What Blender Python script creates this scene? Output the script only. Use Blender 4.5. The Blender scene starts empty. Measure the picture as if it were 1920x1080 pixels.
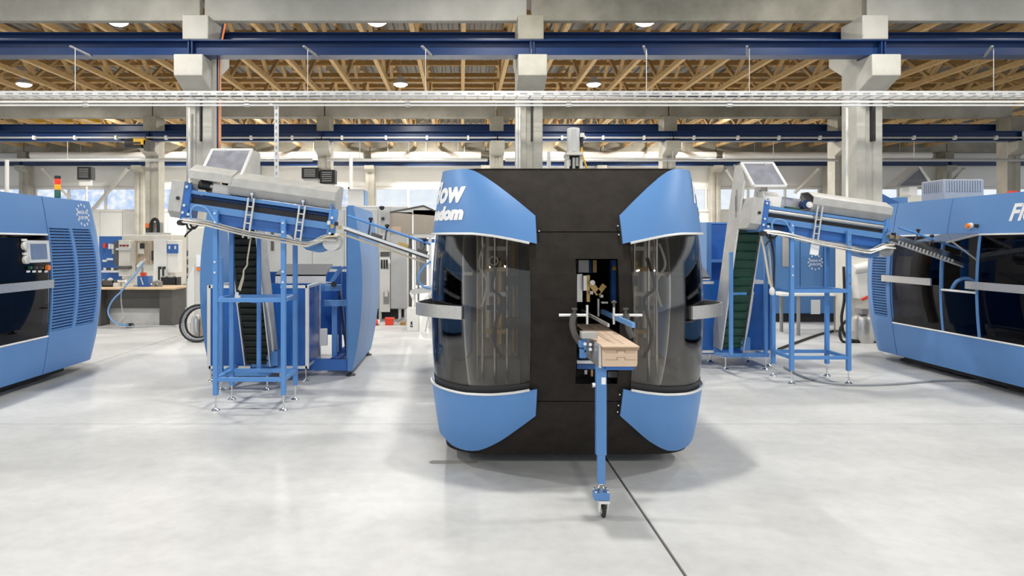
import bpy, bmesh, math, random
from mathutils import Vector, Matrix
random.seed(7)
C = bpy.context.scene.collection
SC = bpy.context.scene
# ---------------------------------------------------------------- camera, world, exposure
CX, CY, F, H = 865.0, 457.0, 1280.0, 1.6      # optical centre and focal length in 1920x1080 pixels, eye height
cam_d = bpy.data.cameras.new('camera'); cam = bpy.data.objects.new('camera', cam_d); C.objects.link(cam)
cam.location = (0, 0, H); cam.rotation_euler = (math.radians(90), 0, 0)
cam_d.sensor_width = 36; cam_d.lens = 24
cam_d.shift_x = (960 - CX) / 1920; cam_d.shift_y = -(540 - CY) / 1920
cam_d.clip_end = 400
SC.camera = cam
SC.view_settings.view_transform = 'Standard'; SC.view_settings.look = 'None'
SC.view_settings.exposure = 0.0; SC.view_settings.gamma = 1.0; SC.view_settings.use_curve_mapping = False
W = bpy.data.worlds.new('world'); SC.world = W; W.use_nodes = True
bg = W.node_tree.nodes['Background']; bg.inputs[0].default_value = (0.90, 0.95, 1.0, 1); bg.inputs[1].default_value = 1.0
LAMP_W = 165.0

def P(px, py, Y): return Vector(((px - CX) * Y / F, Y, H - (py - CY) * Y / F))
def XP(px, Y): return (px - CX) * Y / F
def ZP(py, Y): return H - (py - CY) * Y / F

# ---------------------------------------------------------------- materials
def mat(name, col, rough=0.5, metal=0.0, var=0.06, scale=6.0, bump=0.0, bscale=60.0, spec=0.5, coat=0.0, stretch=None, emit=None, var2=None):
    m = bpy.data.materials.new(name); m.use_nodes = True
    nt = m.node_tree; b = nt.nodes['Principled BSDF']; L = nt.links.new
    tc = nt.nodes.new('ShaderNodeTexCoord'); mp = nt.nodes.new('ShaderNodeMapping')
    L(tc.outputs['Object'], mp.inputs[0])
    if stretch: mp.inputs['Scale'].default_value = stretch
    n = nt.nodes.new('ShaderNodeTexNoise'); n.inputs['Scale'].default_value = scale; n.inputs['Detail'].default_value = 6
    n.inputs['Roughness'].default_value = 0.6
    L(mp.outputs[0], n.inputs['Vector'])
    r = nt.nodes.new('ShaderNodeValToRGB')
    r.color_ramp.elements[0].position = 0.3; r.color_ramp.elements[1].position = 0.72
    lo = var2 if var2 else [c * (1 - var) for c in col]; hi = [min(1, c * (1 + var)) for c in col]
    r.color_ramp.elements[0].color = (*lo, 1); r.color_ramp.elements[1].color = (*hi, 1)
    L(n.outputs[0], r.inputs[0]); L(r.outputs[0], b.inputs['Base Color'])
    b.inputs['Roughness'].default_value = rough; b.inputs['Metallic'].default_value = metal
    b.inputs['Specular IOR Level'].default_value = spec; b.inputs['Coat Weight'].default_value = coat
    b.inputs['Coat Roughness'].default_value = 0.1
    if bump:
        n2 = nt.nodes.new('ShaderNodeTexNoise'); n2.inputs['Scale'].default_value = bscale; n2.inputs['Detail'].default_value = 3
        L(mp.outputs[0], n2.inputs['Vector'])
        bp = nt.nodes.new('ShaderNodeBump'); bp.inputs['Strength'].default_value = bump; bp.inputs['Distance'].default_value = 0.01
        L(n2.outputs[0], bp.inputs['Height']); L(bp.outputs[0], b.inputs['Normal'])
    if emit:
        b.inputs['Emission Color'].default_value = (*emit[0], 1); b.inputs['Emission Strength'].default_value = emit[1]
    return m

def glass(name, tint, gloss=0.06, rough=0.02, mottle=None, fk=0.9):
    m = bpy.data.materials.new(name); m.use_nodes = True
    nt = m.node_tree; L = nt.links.new
    for n in list(nt.nodes):
        if n.type == 'BSDF_PRINCIPLED': nt.nodes.remove(n)
    out = [n for n in nt.nodes if n.type == 'OUTPUT_MATERIAL'][0]
    tr = nt.nodes.new('ShaderNodeBsdfTransparent'); tr.inputs[0].default_value = (*tint, 1)
    gl = nt.nodes.new('ShaderNodeBsdfGlossy'); gl.inputs[0].default_value = (0.9, 0.9, 0.9, 1); gl.inputs['Roughness'].default_value = rough
    fr = nt.nodes.new('ShaderNodeFresnel'); fr.inputs[0].default_value = 1.45
    ad = nt.nodes.new('ShaderNodeMath'); ad.operation = 'MULTIPLY_ADD'; ad.inputs[1].default_value = fk; ad.inputs[2].default_value = gloss
    L(fr.outputs[0], ad.inputs[0])
    mx = nt.nodes.new('ShaderNodeMixShader'); L(ad.outputs[0], mx.inputs[0]); L(tr.outputs[0], mx.inputs[1]); L(gl.outputs[0], mx.inputs[2])
    tc = nt.nodes.new('ShaderNodeTexCoord'); n = nt.nodes.new('ShaderNodeTexNoise'); n.inputs['Scale'].default_value = mottle[2] if mottle else 3
    n.inputs['Detail'].default_value = 8
    L(tc.outputs['Object'], n.inputs['Vector'])
    rp = nt.nodes.new('ShaderNodeValToRGB'); L(n.outputs[0], rp.inputs[0])
    if mottle:
        rp.color_ramp.elements[0].position = 0.38; rp.color_ramp.elements[1].position = 0.62
        rp.color_ramp.elements[0].color = (*mottle[0], 1); rp.color_ramp.elements[1].color = (*mottle[1], 1)
    else:
        rp.color_ramp.elements[0].color = (*[c * 0.85 for c in tint], 1); rp.color_ramp.elements[1].color = (*tint, 1)
    L(rp.outputs[0], tr.inputs[0])
    L(mx.outputs[0], out.inputs[0])
    return m

def add_haze(m, k, col):
    nt = m.node_tree; L = nt.links.new
    out = [n for n in nt.nodes if n.type == 'OUTPUT_MATERIAL'][0]; src = out.inputs[0].links[0].from_socket
    df = nt.nodes.new('ShaderNodeBsdfDiffuse'); df.inputs[0].default_value = (*col, 1)
    mx = nt.nodes.new('ShaderNodeMixShader'); mx.inputs[0].default_value = k
    L(src, mx.inputs[1]); L(df.outputs[0], mx.inputs[2]); L(mx.outputs[0], out.inputs[0]); return m

def emission(name, col, s):
    m = mat(name, col, 0.4, emit=(col, s)); return m

BLUE = (0.105, 0.255, 0.545)
M = {}
M['blue'] = mat('blue_powder_coat', BLUE, 0.42, var=0.025, scale=2.5, bump=0.05, bscale=300, spec=0.35)
M['blue_deep'] = mat('deep_blue_paint', (0.03, 0.14, 0.46), 0.4, var=0.05, scale=3)
M['blue_frame'] = mat('blue_frame_paint', (0.095, 0.27, 0.62), 0.4, var=0.04, scale=5)
M['navy'] = mat('navy_crane_paint', (0.008, 0.032, 0.115), 0.32, var=0.12, scale=3, spec=0.35)
M['black'] = mat('black_textured_sheet', (0.024, 0.020, 0.017), 0.75, var=0.25, scale=9, bump=0.08, bscale=220, spec=0.18)
M['dark'] = mat('dark_interior', (0.02, 0.02, 0.023), 0.6, var=0.2)
M['dark_grey'] = mat('dark_grey_sheet', (0.09, 0.085, 0.08), 0.55, var=0.15)
M['pale_blue_grey'] = mat('pale_blue_grey_paint', (0.36, 0.39, 0.45), 0.5)
M['slate'] = mat('slate_grey_sheet', (0.11, 0.115, 0.13), 0.45, var=0.1)
M['rubber'] = mat('black_rubber', (0.02, 0.02, 0.02), 0.75)
M['steel'] = mat('brushed_steel', (0.60, 0.59, 0.57), 0.38, metal=0.75, var=0.1, scale=14, stretch=(1, 6, 6))
M['sheet'] = mat('matt_steel_sheet', (0.48, 0.475, 0.455), 0.45, metal=0.2, var=0.12, scale=9, bump=0.03)
M['chrome'] = mat('polished_metal', (0.75, 0.75, 0.75), 0.2, metal=1.0, var=0.03)
M['alu'] = mat('aluminium_profile', (0.78, 0.78, 0.77), 0.4, metal=0.3, var=0.04)
M['white'] = mat('white_paint', (0.80, 0.79, 0.76), 0.45, var=0.03)
M['white_print'] = mat('white_vinyl_print', (0.88, 0.89, 0.90), 0.4, var=0.01)
M['cream'] = mat('cream_cabinet_paint', (0.68, 0.66, 0.60), 0.5, var=0.05)
M['grey'] = mat('light_grey_paint', (0.52, 0.53, 0.53), 0.45, var=0.05)
M['mid_grey'] = mat('mid_grey_paint', (0.28, 0.28, 0.28), 0.5, var=0.08)
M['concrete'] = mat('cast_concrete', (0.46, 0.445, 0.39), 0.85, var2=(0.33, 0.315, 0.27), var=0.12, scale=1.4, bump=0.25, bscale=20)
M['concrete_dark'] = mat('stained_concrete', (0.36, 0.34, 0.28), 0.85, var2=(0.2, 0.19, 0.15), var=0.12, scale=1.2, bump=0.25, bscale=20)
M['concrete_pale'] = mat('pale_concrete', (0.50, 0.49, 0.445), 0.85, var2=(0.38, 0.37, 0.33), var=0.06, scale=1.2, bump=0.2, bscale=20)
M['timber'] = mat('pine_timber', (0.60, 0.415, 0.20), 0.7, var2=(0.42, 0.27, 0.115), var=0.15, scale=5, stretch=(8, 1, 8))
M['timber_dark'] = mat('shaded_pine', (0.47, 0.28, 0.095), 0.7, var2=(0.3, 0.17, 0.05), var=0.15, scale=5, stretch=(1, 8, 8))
M['deck'] = mat('galvanised_roof_deck', (0.26, 0.25, 0.23), 0.5, metal=0.2, var=0.08)
M['galv'] = mat('galvanised_steel', (0.58, 0.585, 0.58), 0.4, metal=0.4, var=0.1, scale=20)
M['wall'] = mat('cream_wall_panel', (0.84, 0.835, 0.80), 0.7, var=0.03, scale=1)
M['belt_green'] = mat('green_conveyor_belt', (0.015, 0.075, 0.048), 0.55, var=0.2, scale=10)
M['belt_dark'] = mat('near_black_green_belt', (0.012, 0.018, 0.014), 0.6, var=0.25, scale=10)
M['card'] = mat('cardboard', (0.66, 0.50, 0.37), 0.85, var=0.04, scale=4)
M['card_edge'] = mat('cardboard_edge', (0.33, 0.22, 0.14), 0.9)
M['card_crease'] = mat('cardboard_crease', (0.52, 0.38, 0.27), 0.9)
M['side_tint'] = glass('pale_smoked_window', (0.9, 0.9, 0.9), 0.0)
M['gold'] = mat('brass_anodised', (0.50, 0.34, 0.13), 0.35, metal=0.6, var=0.12)
M['brown'] = mat('bronze_film', (0.42, 0.34, 0.25), 0.5, metal=0.0, var=0.4, scale=5, stretch=(6, 6, 1))
M['beige'] = mat('beige_panel', (0.44, 0.38, 0.31), 0.5, var=0.06)
M['red'] = mat('red_plastic', (0.75, 0.05, 0.02), 0.4)
M['orange'] = mat('orange_plastic', (0.9, 0.22, 0.03), 0.4)
M['yellow'] = mat('yellow_cable', (0.85, 0.50, 0.03), 0.45)
M['cable_cream'] = mat('cream_hose', (0.66, 0.58, 0.42), 0.5)
M['cable_blue'] = mat('pale_blue_air_hose', (0.16, 0.36, 0.70), 0.35)
M['cable_grey'] = mat('grey_cable', (0.35, 0.37, 0.40), 0.5)
M['louvre'] = mat('matt_blue_louvre', BLUE, 0.75, var=0.02, spec=0.15)
M['louvre_gap'] = mat('navy_louvre_gap', (0.02, 0.06, 0.17), 0.5)
M['pvc_blue'] = mat('blue_sheet_panel', (0.018, 0.12, 0.42), 0.25, var2=(0.010, 0.07, 0.28), var=0.25, scale=1.6, stretch=(2.5, 2.5, 0.6), spec=0.3)
M['desk_wood'] = mat('pale_wood_desktop', (0.72, 0.53, 0.33), 0.5, scale=4, stretch=(1, 8, 1))
M['green_led'] = mat('green_lens', (0.02, 0.12, 0.08), 0.3)
M['red_lens'] = mat('red_lens', (0.85, 0.03, 0.01), 0.3, emit=((0.9, 0.03, 0.01), 0.6))
M['amber_lens'] = mat('amber_lens', (0.95, 0.30, 0.01), 0.3, emit=((1.0, 0.3, 0.01), 0.6))
M['screen'] = mat('touch_screen', (0.13, 0.19, 0.31), 0.15, var=0.15, emit=((0.16, 0.23, 0.38), 0.12))
M['tint'] = glass('smoked_window', (0.80, 0.78, 0.75), 0.015)
M['tint_dark'] = glass('dark_smoked_window', (0.16, 0.165, 0.21), 0.0, fk=0.45)
M['clear'] = glass('clear_plastic', (0.72, 0.73, 0.78), 0.08, mottle=((0.42, 0.43, 0.50), (0.85, 0.86, 0.90), 9))
add_haze(M['clear'], 0.32, (0.62, 0.63, 0.70))
M['window'] = glass('hall_window_pane', (0.95, 0.97, 1.0), 0.02, mottle=((0.74, 0.83, 0.98), (1, 1, 1), 2.6))  # blue and white mottle paints the foliage and sky outside into the pane
M['window_white'] = glass('hall_window_pane_white', (1.0, 1.0, 1.0), 0.0, mottle=((0.96, 0.98, 1), (1, 1, 1), 2))
M['lamp'] = emission('lamp_diffuser', (1.0, 0.97, 0.90), 14.0)

M['flap'] = add_haze(glass('smoked_flap', (0.42, 0.44, 0.50), 0.05), 0.25, (0.25, 0.27, 0.31))

def floor_mat():
    m = bpy.data.materials.new('polished_concrete_floor'); m.use_nodes = True
    nt = m.node_tree; L = nt.links.new; b = nt.nodes['Principled BSDF']
    tc = nt.nodes.new('ShaderNodeTexCoord')
    def noise(s, d, x=(1, 1, 1)):
        mp = nt.nodes.new('ShaderNodeMapping'); mp.inputs['Scale'].default_value = x; L(tc.outputs['Object'], mp.inputs[0])
        n = nt.nodes.new('ShaderNodeTexNoise'); n.inputs['Scale'].default_value = s; n.inputs['Detail'].default_value = d
        n.inputs['Roughness'].default_value = 0.62; L(mp.outputs[0], n.inputs['Vector']); return n
    n1 = noise(0.7, 8, (1, 1.6, 1)); n2 = noise(9, 8)
    r1 = nt.nodes.new('ShaderNodeValToRGB'); L(n1.outputs[0], r1.inputs[0])
    r1.color_ramp.elements[0].position = 0.32; r1.color_ramp.elements[0].color = (0.56, 0.565, 0.565, 1)
    r1.color_ramp.elements[1].position = 0.68; r1.color_ramp.elements[1].color = (0.70, 0.705, 0.70, 1)
    r2 = nt.nodes.new('ShaderNodeValToRGB'); L(n2.outputs[0], r2.inputs[0])
    r2.color_ramp.elements[0].position = 0.25; r2.color_ramp.elements[0].color = (0.88, 0.88, 0.88, 1)
    r2.color_ramp.elements[1].position = 0.6; r2.color_ramp.elements[1].color = (1, 1, 1, 1)
    mx = nt.nodes.new('ShaderNodeMix'); mx.data_type = 'RGBA'; mx.blend_type = 'MULTIPLY'; mx.inputs[0].default_value = 1
    L(r1.outputs[0], mx.inputs[6]); L(r2.outputs[0], mx.inputs[7]); L(mx.outputs[2], b.inputs['Base Color'])
    rr = nt.nodes.new('ShaderNodeMapRange'); rr.inputs[3].default_value = 0.30; rr.inputs[4].default_value = 0.5
    L(n1.outputs[0], rr.inputs[0]); L(rr.outputs[0], b.inputs['Roughness'])
    b.inputs['Specular IOR Level'].default_value = 0.35
    return m
M['floor'] = floor_mat()
M['joint'] = mat('dark_joint_sealant', (0.12, 0.11, 0.10), 0.8)
M['patch'] = mat('grey_floor_repair', (0.36, 0.35, 0.33), 0.6, scale=20, var=0.15)

# ---------------------------------------------------------------- mesh builder and tagging
ORG = {}
def tag(o, label=None, cat=None, group=None, kind=None):
    if label: o['label'] = label
    if cat: o['category'] = cat
    if group: o['group'] = group
    if kind: o['kind'] = kind
    return o
def T(name, label, cat, loc, group=None, kind=None):
    o = bpy.data.objects.new(name, None); C.objects.link(o); o.location = loc; o.empty_display_size = 0.1
    ORG[o.name] = Vector(loc); return tag(o, label, cat, group, kind)

class MB:
    def __init__(s): s.v = []; s.f = []
    def add(s, vs, fs):
        k = len(s.v); s.v += [Vector(p) for p in vs]; s.f += [[i + k for i in f] for f in fs]; return s
    def box(s, x0, x1, y0, y1, z0, z1):
        return s.add([(x0,y0,z0),(x1,y0,z0),(x1,y1,z0),(x0,y1,z0),(x0,y0,z1),(x1,y0,z1),(x1,y1,z1),(x0,y1,z1)],
                     [(0,3,2,1),(4,5,6,7),(0,1,5,4),(1,2,6,5),(2,3,7,6),(3,0,4,7)])
    def bar(s, p, q, w, h=None, up=(0,0,1)):
        p = Vector(p); q = Vector(q); h = h or w; d = (q - p).normalized(); up = Vector(up)
        if abs(d.dot(up)) > 0.98: up = Vector((0, 1, 0))
        a = d.cross(up).normalized() * (w / 2); b = a.cross(d).normalized() * (h / 2)
        return s.add([p-a-b, p+a-b, p+a+b, p-a+b, q-a-b, q+a-b, q+a+b, q-a+b],
                     [(0,1,2,3),(7,6,5,4),(0,4,5,1),(1,5,6,2),(2,6,7,3),(3,7,4,0)])
    def prism(s, poly, vec):
        n = len(poly); vec = Vector(vec); a = [Vector(p) for p in poly]
        nrm = sum(((a[i]-a[0]).cross(a[i+1]-a[0]) for i in range(1, n-1)), Vector())
        if nrm.dot(vec) > 0: a = a[::-1]
        return s.add(a + [p + vec for p in a], [tuple(range(n)), tuple(range(2*n-1, n-1, -1))] + [((i+1) % n, i, n+i, n+(i+1) % n) for i in range(n)])
    def tube(s, pts, r, n=8, closed=False):
        pts = [Vector(p) for p in pts]; m = len(pts); rings = []; prev = None
        for i, p in enumerate(pts):
            if closed: d = pts[(i+1) % m] - pts[i-1]
            else: d = pts[min(i+1, m-1)] - pts[max(i-1, 0)]
            d.normalize()
            if prev is None:
                u = Vector((0,0,1)) if abs(d.z) < 0.9 else Vector((1,0,0))
                a = d.cross(u).normalized()
            else:
                a = (prev - d * prev.dot(d)).normalized()
            b = d.cross(a); prev = a
            rr = r[i] if isinstance(r, (list, tuple)) else r
            rings.append([p + (a*math.cos(t) + b*math.sin(t)) * rr for t in [2*math.pi*k/n for k in range(n)]])
        vs = [v for R in rings for v in R]; fs = []
        for i in range(m if closed else m-1):
            j = (i+1) % m
            for k in range(n): fs.append((i*n+k, i*n+(k+1) % n, j*n+(k+1) % n, j*n+k))
        if not closed: fs += [tuple(range(n-1, -1, -1)), tuple((m-1)*n+k for k in range(n))]
        return s.add(vs, fs)
    def cyl(s, p, q, r, n=12, r2=None): return s.tube([p, q], [r, r if r2 is None else r2], n)
    def lathe(s, c, prof, n=16):      # profile of (radius, z) about a vertical axis at c
        c = Vector(c); vs = []; fs = []; m = len(prof)
        for r, z in prof:
            for k in range(n):
                t = 2*math.pi*k/n; vs.append(c + Vector((r*math.cos(t), r*math.sin(t), z)))
        for i in range(m-1):
            for k in range(n): fs.append((i*n+k, i*n+(k+1) % n, (i+1)*n+(k+1) % n, (i+1)*n+k))
        fs += [tuple(range(n-1, -1, -1)), tuple((m-1)*n+k for k in range(n))]
        return s.add(vs, fs)
    def sheet(s, outer, inner):      # two equal grids of points joined round the rim
        a = len(outer); b = len(outer[0]); vs = [p for r in outer for p in r] + [p for r in inner for p in r]; N = a*b; fs = []
        for i in range(a-1):
            for j in range(b-1):
                q = (i*b+j, i*b+j+1, (i+1)*b+j+1, (i+1)*b+j); fs.append(q); fs.append(tuple(N+k for k in q[::-1]))
        for j in range(b-1):
            fs.append((j+1, j, N+j, N+j+1)); k = (a-1)*b; fs.append((k+j, k+j+1, N+k+j+1, N+k+j))
        for i in range(a-1):
            fs.append((i*b, (i+1)*b, N+(i+1)*b, N+i*b)); k = b-1; fs.append(((i+1)*b+k, i*b+k, N+i*b+k, N+(i+1)*b+k))
        return s.add(vs, fs)
    def build(s, name, m, parent=None, label=None, cat=None, group=None, kind=None, org=None, bevel=0, fix=True):
        root = parent
        while root is not None and root.parent is not None: root = root.parent
        if root is None:
            if org is None:
                xs = [v.x for v in s.v]; ys = [v.y for v in s.v]; zs = [v.z for v in s.v]
                org = Vector(((min(xs)+max(xs))/2, (min(ys)+max(ys))/2, min(zs)))
            o0 = Vector(org)
        else: o0 = ORG[root.name]
        me = bpy.data.meshes.new(name)
        me.from_pydata([v - o0 for v in s.v], [], s.f)
        me.materials.append(m)
        if fix:
            bm = bmesh.new(); bm.from_mesh(me); bmesh.ops.recalc_face_normals(bm, faces=bm.faces); bm.to_mesh(me); bm.free()
        me.polygons.foreach_set('use_smooth', [True] * len(me.polygons))
        me.set_sharp_from_angle(angle=math.radians(32))
        o = bpy.data.objects.new(name, me); C.objects.link(o)
        if parent is not None: o.parent = parent
        else: o.location = o0; ORG[o.name] = o0
        if bevel:
            b = o.modifiers.new('bevel', 'BEVEL'); b.width = bevel; b.segments = 2; b.limit_method = 'ANGLE'
        return tag(o, label, cat, group, kind)

def copy_tree(o, delta, label=None, group=None):
    def rec(s, parent):
        c = s.copy(); C.objects.link(c)
        if parent is not None: c.parent = parent
        for ch in s.children: rec(ch, c)
        return c
    r = rec(o, None); r.location = o.location + Vector(delta); ORG[r.name] = Vector(r.location)
    if label: r['label'] = label
    if group: r['group'] = group
    return r

def curve(pts, n=6):         # Catmull-Rom through points
    pts = [Vector(p) for p in pts]; out = []
    for i in range(len(pts)-1):
        p0 = pts[max(i-1,0)]; p1 = pts[i]; p2 = pts[i+1]; p3 = pts[min(i+2, len(pts)-1)]
        for k in range(n):
            t = k/n
            out.append(0.5*((2*p1)+(p2-p0)*t+(2*p0-5*p1+4*p2-p3)*t*t+(3*p1-p0-3*p2+p3)*t**3))
    return out + [pts[-1]]

def text_mesh(txt, size, shear=0.0, fat=0.0, align='LEFT', step=None):   # triangulated flat text as (verts 2-D, faces)
    cu = bpy.data.curves.new('lettering', 'FONT'); cu.body = txt; cu.size = size; cu.shear = shear; cu.offset = fat; cu.align_x = align
    cu.resolution_u = 3
    o = bpy.data.objects.new('lettering', cu); C.objects.link(o)
    dg = bpy.context.evaluated_depsgraph_get(); me = bpy.data.meshes.new_from_object(o.evaluated_get(dg))
    bpy.data.objects.remove(o); bpy.data.curves.remove(cu)
    bm = bmesh.new(); bm.from_mesh(me); bpy.data.meshes.remove(me)
    if step:
        xs = [v.co.x for v in bm.verts]; x = min(xs) + step
        while x < max(xs):
            bmesh.ops.bisect_plane(bm, geom=bm.verts[:] + bm.edges[:] + bm.faces[:], plane_co=(x, 0, 0), plane_no=(1, 0, 0)); x += step
    bm.verts.index_update()
    vs = [(v.co.x, v.co.y) for v in bm.verts]; fs = [[v.index for v in f.verts] for f in bm.faces]; bm.free()
    return vs, fs

def foot(p, parent, h=0.13, name='levelling_foot'):    # threaded rod on a disc pad, p = floor point
    b = MB(); b.cyl(p + Vector((0,0,0.02)), p + Vector((0,0,h)), 0.008, 8)
    b.lathe(p, [(0.042, 0.0), (0.042, 0.008), (0.02, 0.022), (0.012, 0.035)], 12)
    return b.build(name, M['chrome'], parent)
# ================================================================ SETTING
R1, R2, R3 = 12.5, 24.0, 35.7
# floor: slabs with recessed joints
fl = MB().box(-32, 36, -9, 37, -0.2, -0.012).build('floor', M['joint'], kind='structure', org=(0, 0, 0))
gx = [-32, -22.92, -16.92, -10.92, -4.92, 1.08, 7.08, 13.08, 19.08, 36]; gy = [-9, 0.06, 6.06, 12.06, 18.06, 24.06, 37]
for i in range(len(gx)-1):
    for j in range(len(gy)-1):
        g = 0.009 if gx[i+1] == 1.08 or gx[i] == 1.08 else 0.005
        MB().box(gx[i]+g, gx[i+1]-g, gy[j]+0.004, gy[j+1]-0.004, -0.012, 0.0).build('floor_slab', M['floor'], fl)
pt = []
a0 = P(806, 866, 5.0); x0, x1 = XP(806, 5.0), XP(888, 5.0)
for k in range(9): t = math.pi/2 + math.pi*k/8; pt.append((x0+0.03+0.035*math.cos(t), 5.0+0.035*math.sin(t), 0.001))
for k in range(9): t = -math.pi/2 + math.pi*k/8; pt.append((x1+0.035*math.cos(t), 5.0+0.035*math.sin(t), 0.001))
MB().prism(pt, (0,0,0.0012)).build('floor_repair_patch', M['patch'], fl)

# ceiling deck: trapezoid ribs running in depth
cz = 7.95
d = MB(); prof = []
x = -30.0
while x < 34: prof += [(x, cz), (x+0.16, cz), (x+0.19, cz+0.07), (x+0.29, cz+0.07)]; x += 0.32
o = [[Vector((px, yy, pz)) for px, pz in prof] for yy in (-9, 36.4)]
d.sheet(o, [[p + Vector((0,0,0.03)) for p in r] for r in o]); d.build('ceiling', M['deck'], kind='structure', org=(0, 15, cz))

# far wall: cream sandwich panels with pillars, strip of windows
WY = 36.1
far = MB().box(-32, 36, WY+0.12, WY+0.2, 4.6, 8).box(-32, 36, WY+0.12, WY+0.2, 0, 3.3)
cols3 = [1.25 + 6*k for k in range(-5, 6)]
wl = far.build('wall_back', M['wall'], kind='structure', org=(0, WY, 0))
for k in range(-5, 6):
    xa = 1.25 + 6*k
    for i in range(5):
        MB().box(xa+1.2*i+0.012, xa+1.2*i+1.188, WY+0.06, WY+0.12, 0, 3.3).build('wall_panel', M['wall'], wl)
    for z0 in (4.6, 5.75, 6.9):
        MB().box(xa+0.01, xa+5.99, WY+0.06, WY+0.12, z0+0.012, z0+1.138).build('wall_panel', M['wall'], wl)
for k in range(-5, 6):
    xa = 1.25 + 6*k
    w = MB()
    for z0, z1 in ((3.3, 3.42), (4.48, 4.6)): w.box(xa, xa+6, WY, WY+0.16, z0, z1)
    for xx in (xa+0.2, xa+1.95, xa+3.9, xa+5.7): w.box(xx-0.05, xx+0.05, WY+0.01, WY+0.15, 3.42, 4.48)
    wf = w.build('window_%d' % (k+6), M['white'], kind='structure', org=(xa+3, WY, 3.3))
    for xx, x2 in ((xa+0.25, xa+1.9), (xa+2.0, xa+3.85), (xa+3.95, xa+5.65)):
        MB().box(xx, x2, WY+0.07, WY+0.09, 3.42, 4.48).build('pane', M['window'] if k < -1 else M['window_white'], wf)
    for xx, x2 in ((xa, xa+0.2), (xa+5.7, xa+6)):
        MB().box(xx, x2, WY+0.07, WY+0.15, 3.3, 4.6).build('infill_panel', M['wall'], wf)

# ---- concrete frame
def column(x, Y, w, label, cm, ztop, head, corbel_f, corbel_r=None, group=None):
    t = T('concrete_column', label, 'column', (x, Y, 0), group)
    h = w/2
    MB().prism([(x-h,Y-.25,0),(x-.07,Y-.25,0),(x-.05,Y-.21,0),(x+.05,Y-.21,0),(x+.07,Y-.25,0),(x+h,Y-.25,0),(x+h,Y+.25,0),(x-h,Y+.25,0)], (0,0,ztop)).build('shaft', cm, t, bevel=0.012)
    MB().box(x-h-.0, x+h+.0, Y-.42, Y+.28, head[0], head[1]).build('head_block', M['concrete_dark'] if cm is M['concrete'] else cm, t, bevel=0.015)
    z1, zm, z0, yo = corbel_f
    MB().prism([(x-h-.02, Y-.24, z0), (x-h-.02, Y-yo+.0, zm), (x-h-.02, Y-yo, z1), (x-h-.02, Y-.24, z1)], (w+.04,0,0)).build('corbel', cm, t, bevel=0.015)
    if corbel_r:
        z1, zm, z0, yo = corbel_r
        MB().prism([(x-h, Y+.24, z0), (x-h, Y+yo, zm), (x-h, Y+yo, z1), (x-h, Y+.24, z1)], (w,0,0)).build('corbel', cm, t, bevel=0.015)
    return t
NTH = ['first', 'second', 'third', 'fourth', 'fifth', 'sixth', 'seventh', 'eighth', 'ninth', 'tenth']
ORD = ['leftmost', 'second from the left', 'third from the left', 'fourth from the left', 'fifth from the left', 'sixth from the left', 'seventh from the left', 'eighth from the left', 'ninth from the left', 'tenth from the left']
X1 = [-10.7, -4.71, 1.23, 7.33, 13.35]
n1 = ['row one concrete column off the far left edge', 'grooved concrete column with corbel behind the left tilted steel conveyor',
      'grooved concrete column with corbel rising behind the central black and blue machine',
      'wide grooved concrete column rising behind the right tilted conveyor', 'row one concrete column off the right edge']
for i in (1, 2, 3):
    t = column(X1[i], R1, 0.46, n1[i], M['concrete_pale'] if i != 2 else M['concrete'], 5.25, (5.22, 5.65), (4.87, 4.50, 4.28, .74), (5.25, 5.0, 4.72, .7))
    MB().box(X1[i]+.02, X1[i]+.045, R1-.27, R1-.2, 3.44, 4.2).build('anchor_rail', M['dark'], t)
for i in range(-3, 4):
    x = 1.23 + 6*i
    column(x, R2, 0.46, 'second row concrete column with square head block, %s of its row' % ORD[i+3], M['concrete'], 5.5, (5.48, 6.02), (5.12, 4.85, 4.65, .75), group='second row concrete columns')
for i in range(-4, 5):
    x = 1.25 + 6*i
    column(x, R3, 0.46, 'concrete pillar against the cream back wall, %s of its row' % ORD[i+4], M['concrete'], 6.0, (6.0, 6.36), (5.64, 5.45, 5.3, .6), group='third row wall pillars')
gm = [M['concrete'], M['concrete'], M['concrete_pale'], M['concrete_dark'], M['concrete_pale']]
gl = ['', 'long grey roof girder above the left crane beam, left of the left column', 'grey roof girder spanning from the left column to the middle column',
      'darkly stained roof girder between the middle and right columns', 'pale roof girder running right from the right column']
for i in (1, 2, 3, 4):
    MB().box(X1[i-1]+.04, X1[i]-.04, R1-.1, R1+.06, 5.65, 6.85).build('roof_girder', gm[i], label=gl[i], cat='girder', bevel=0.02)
for i in range(-3, 3):
    x = 1.23 + 6*i
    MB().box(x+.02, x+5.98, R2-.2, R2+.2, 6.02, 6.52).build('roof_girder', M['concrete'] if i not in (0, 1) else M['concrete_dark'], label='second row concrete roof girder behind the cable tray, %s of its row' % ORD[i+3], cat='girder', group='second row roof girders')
for i in range(-5, 5):
    x = 1.25 + 6*i
    MB().box(x+.02, x+5.98, R3-.2, R3+.2, 6.36, 6.86).build('roof_girder', M['concrete_dark'], label='stained concrete girder high on the back wall, %s of its row' % ORD[i+5], cat='girder', group='third row roof girders')

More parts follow.
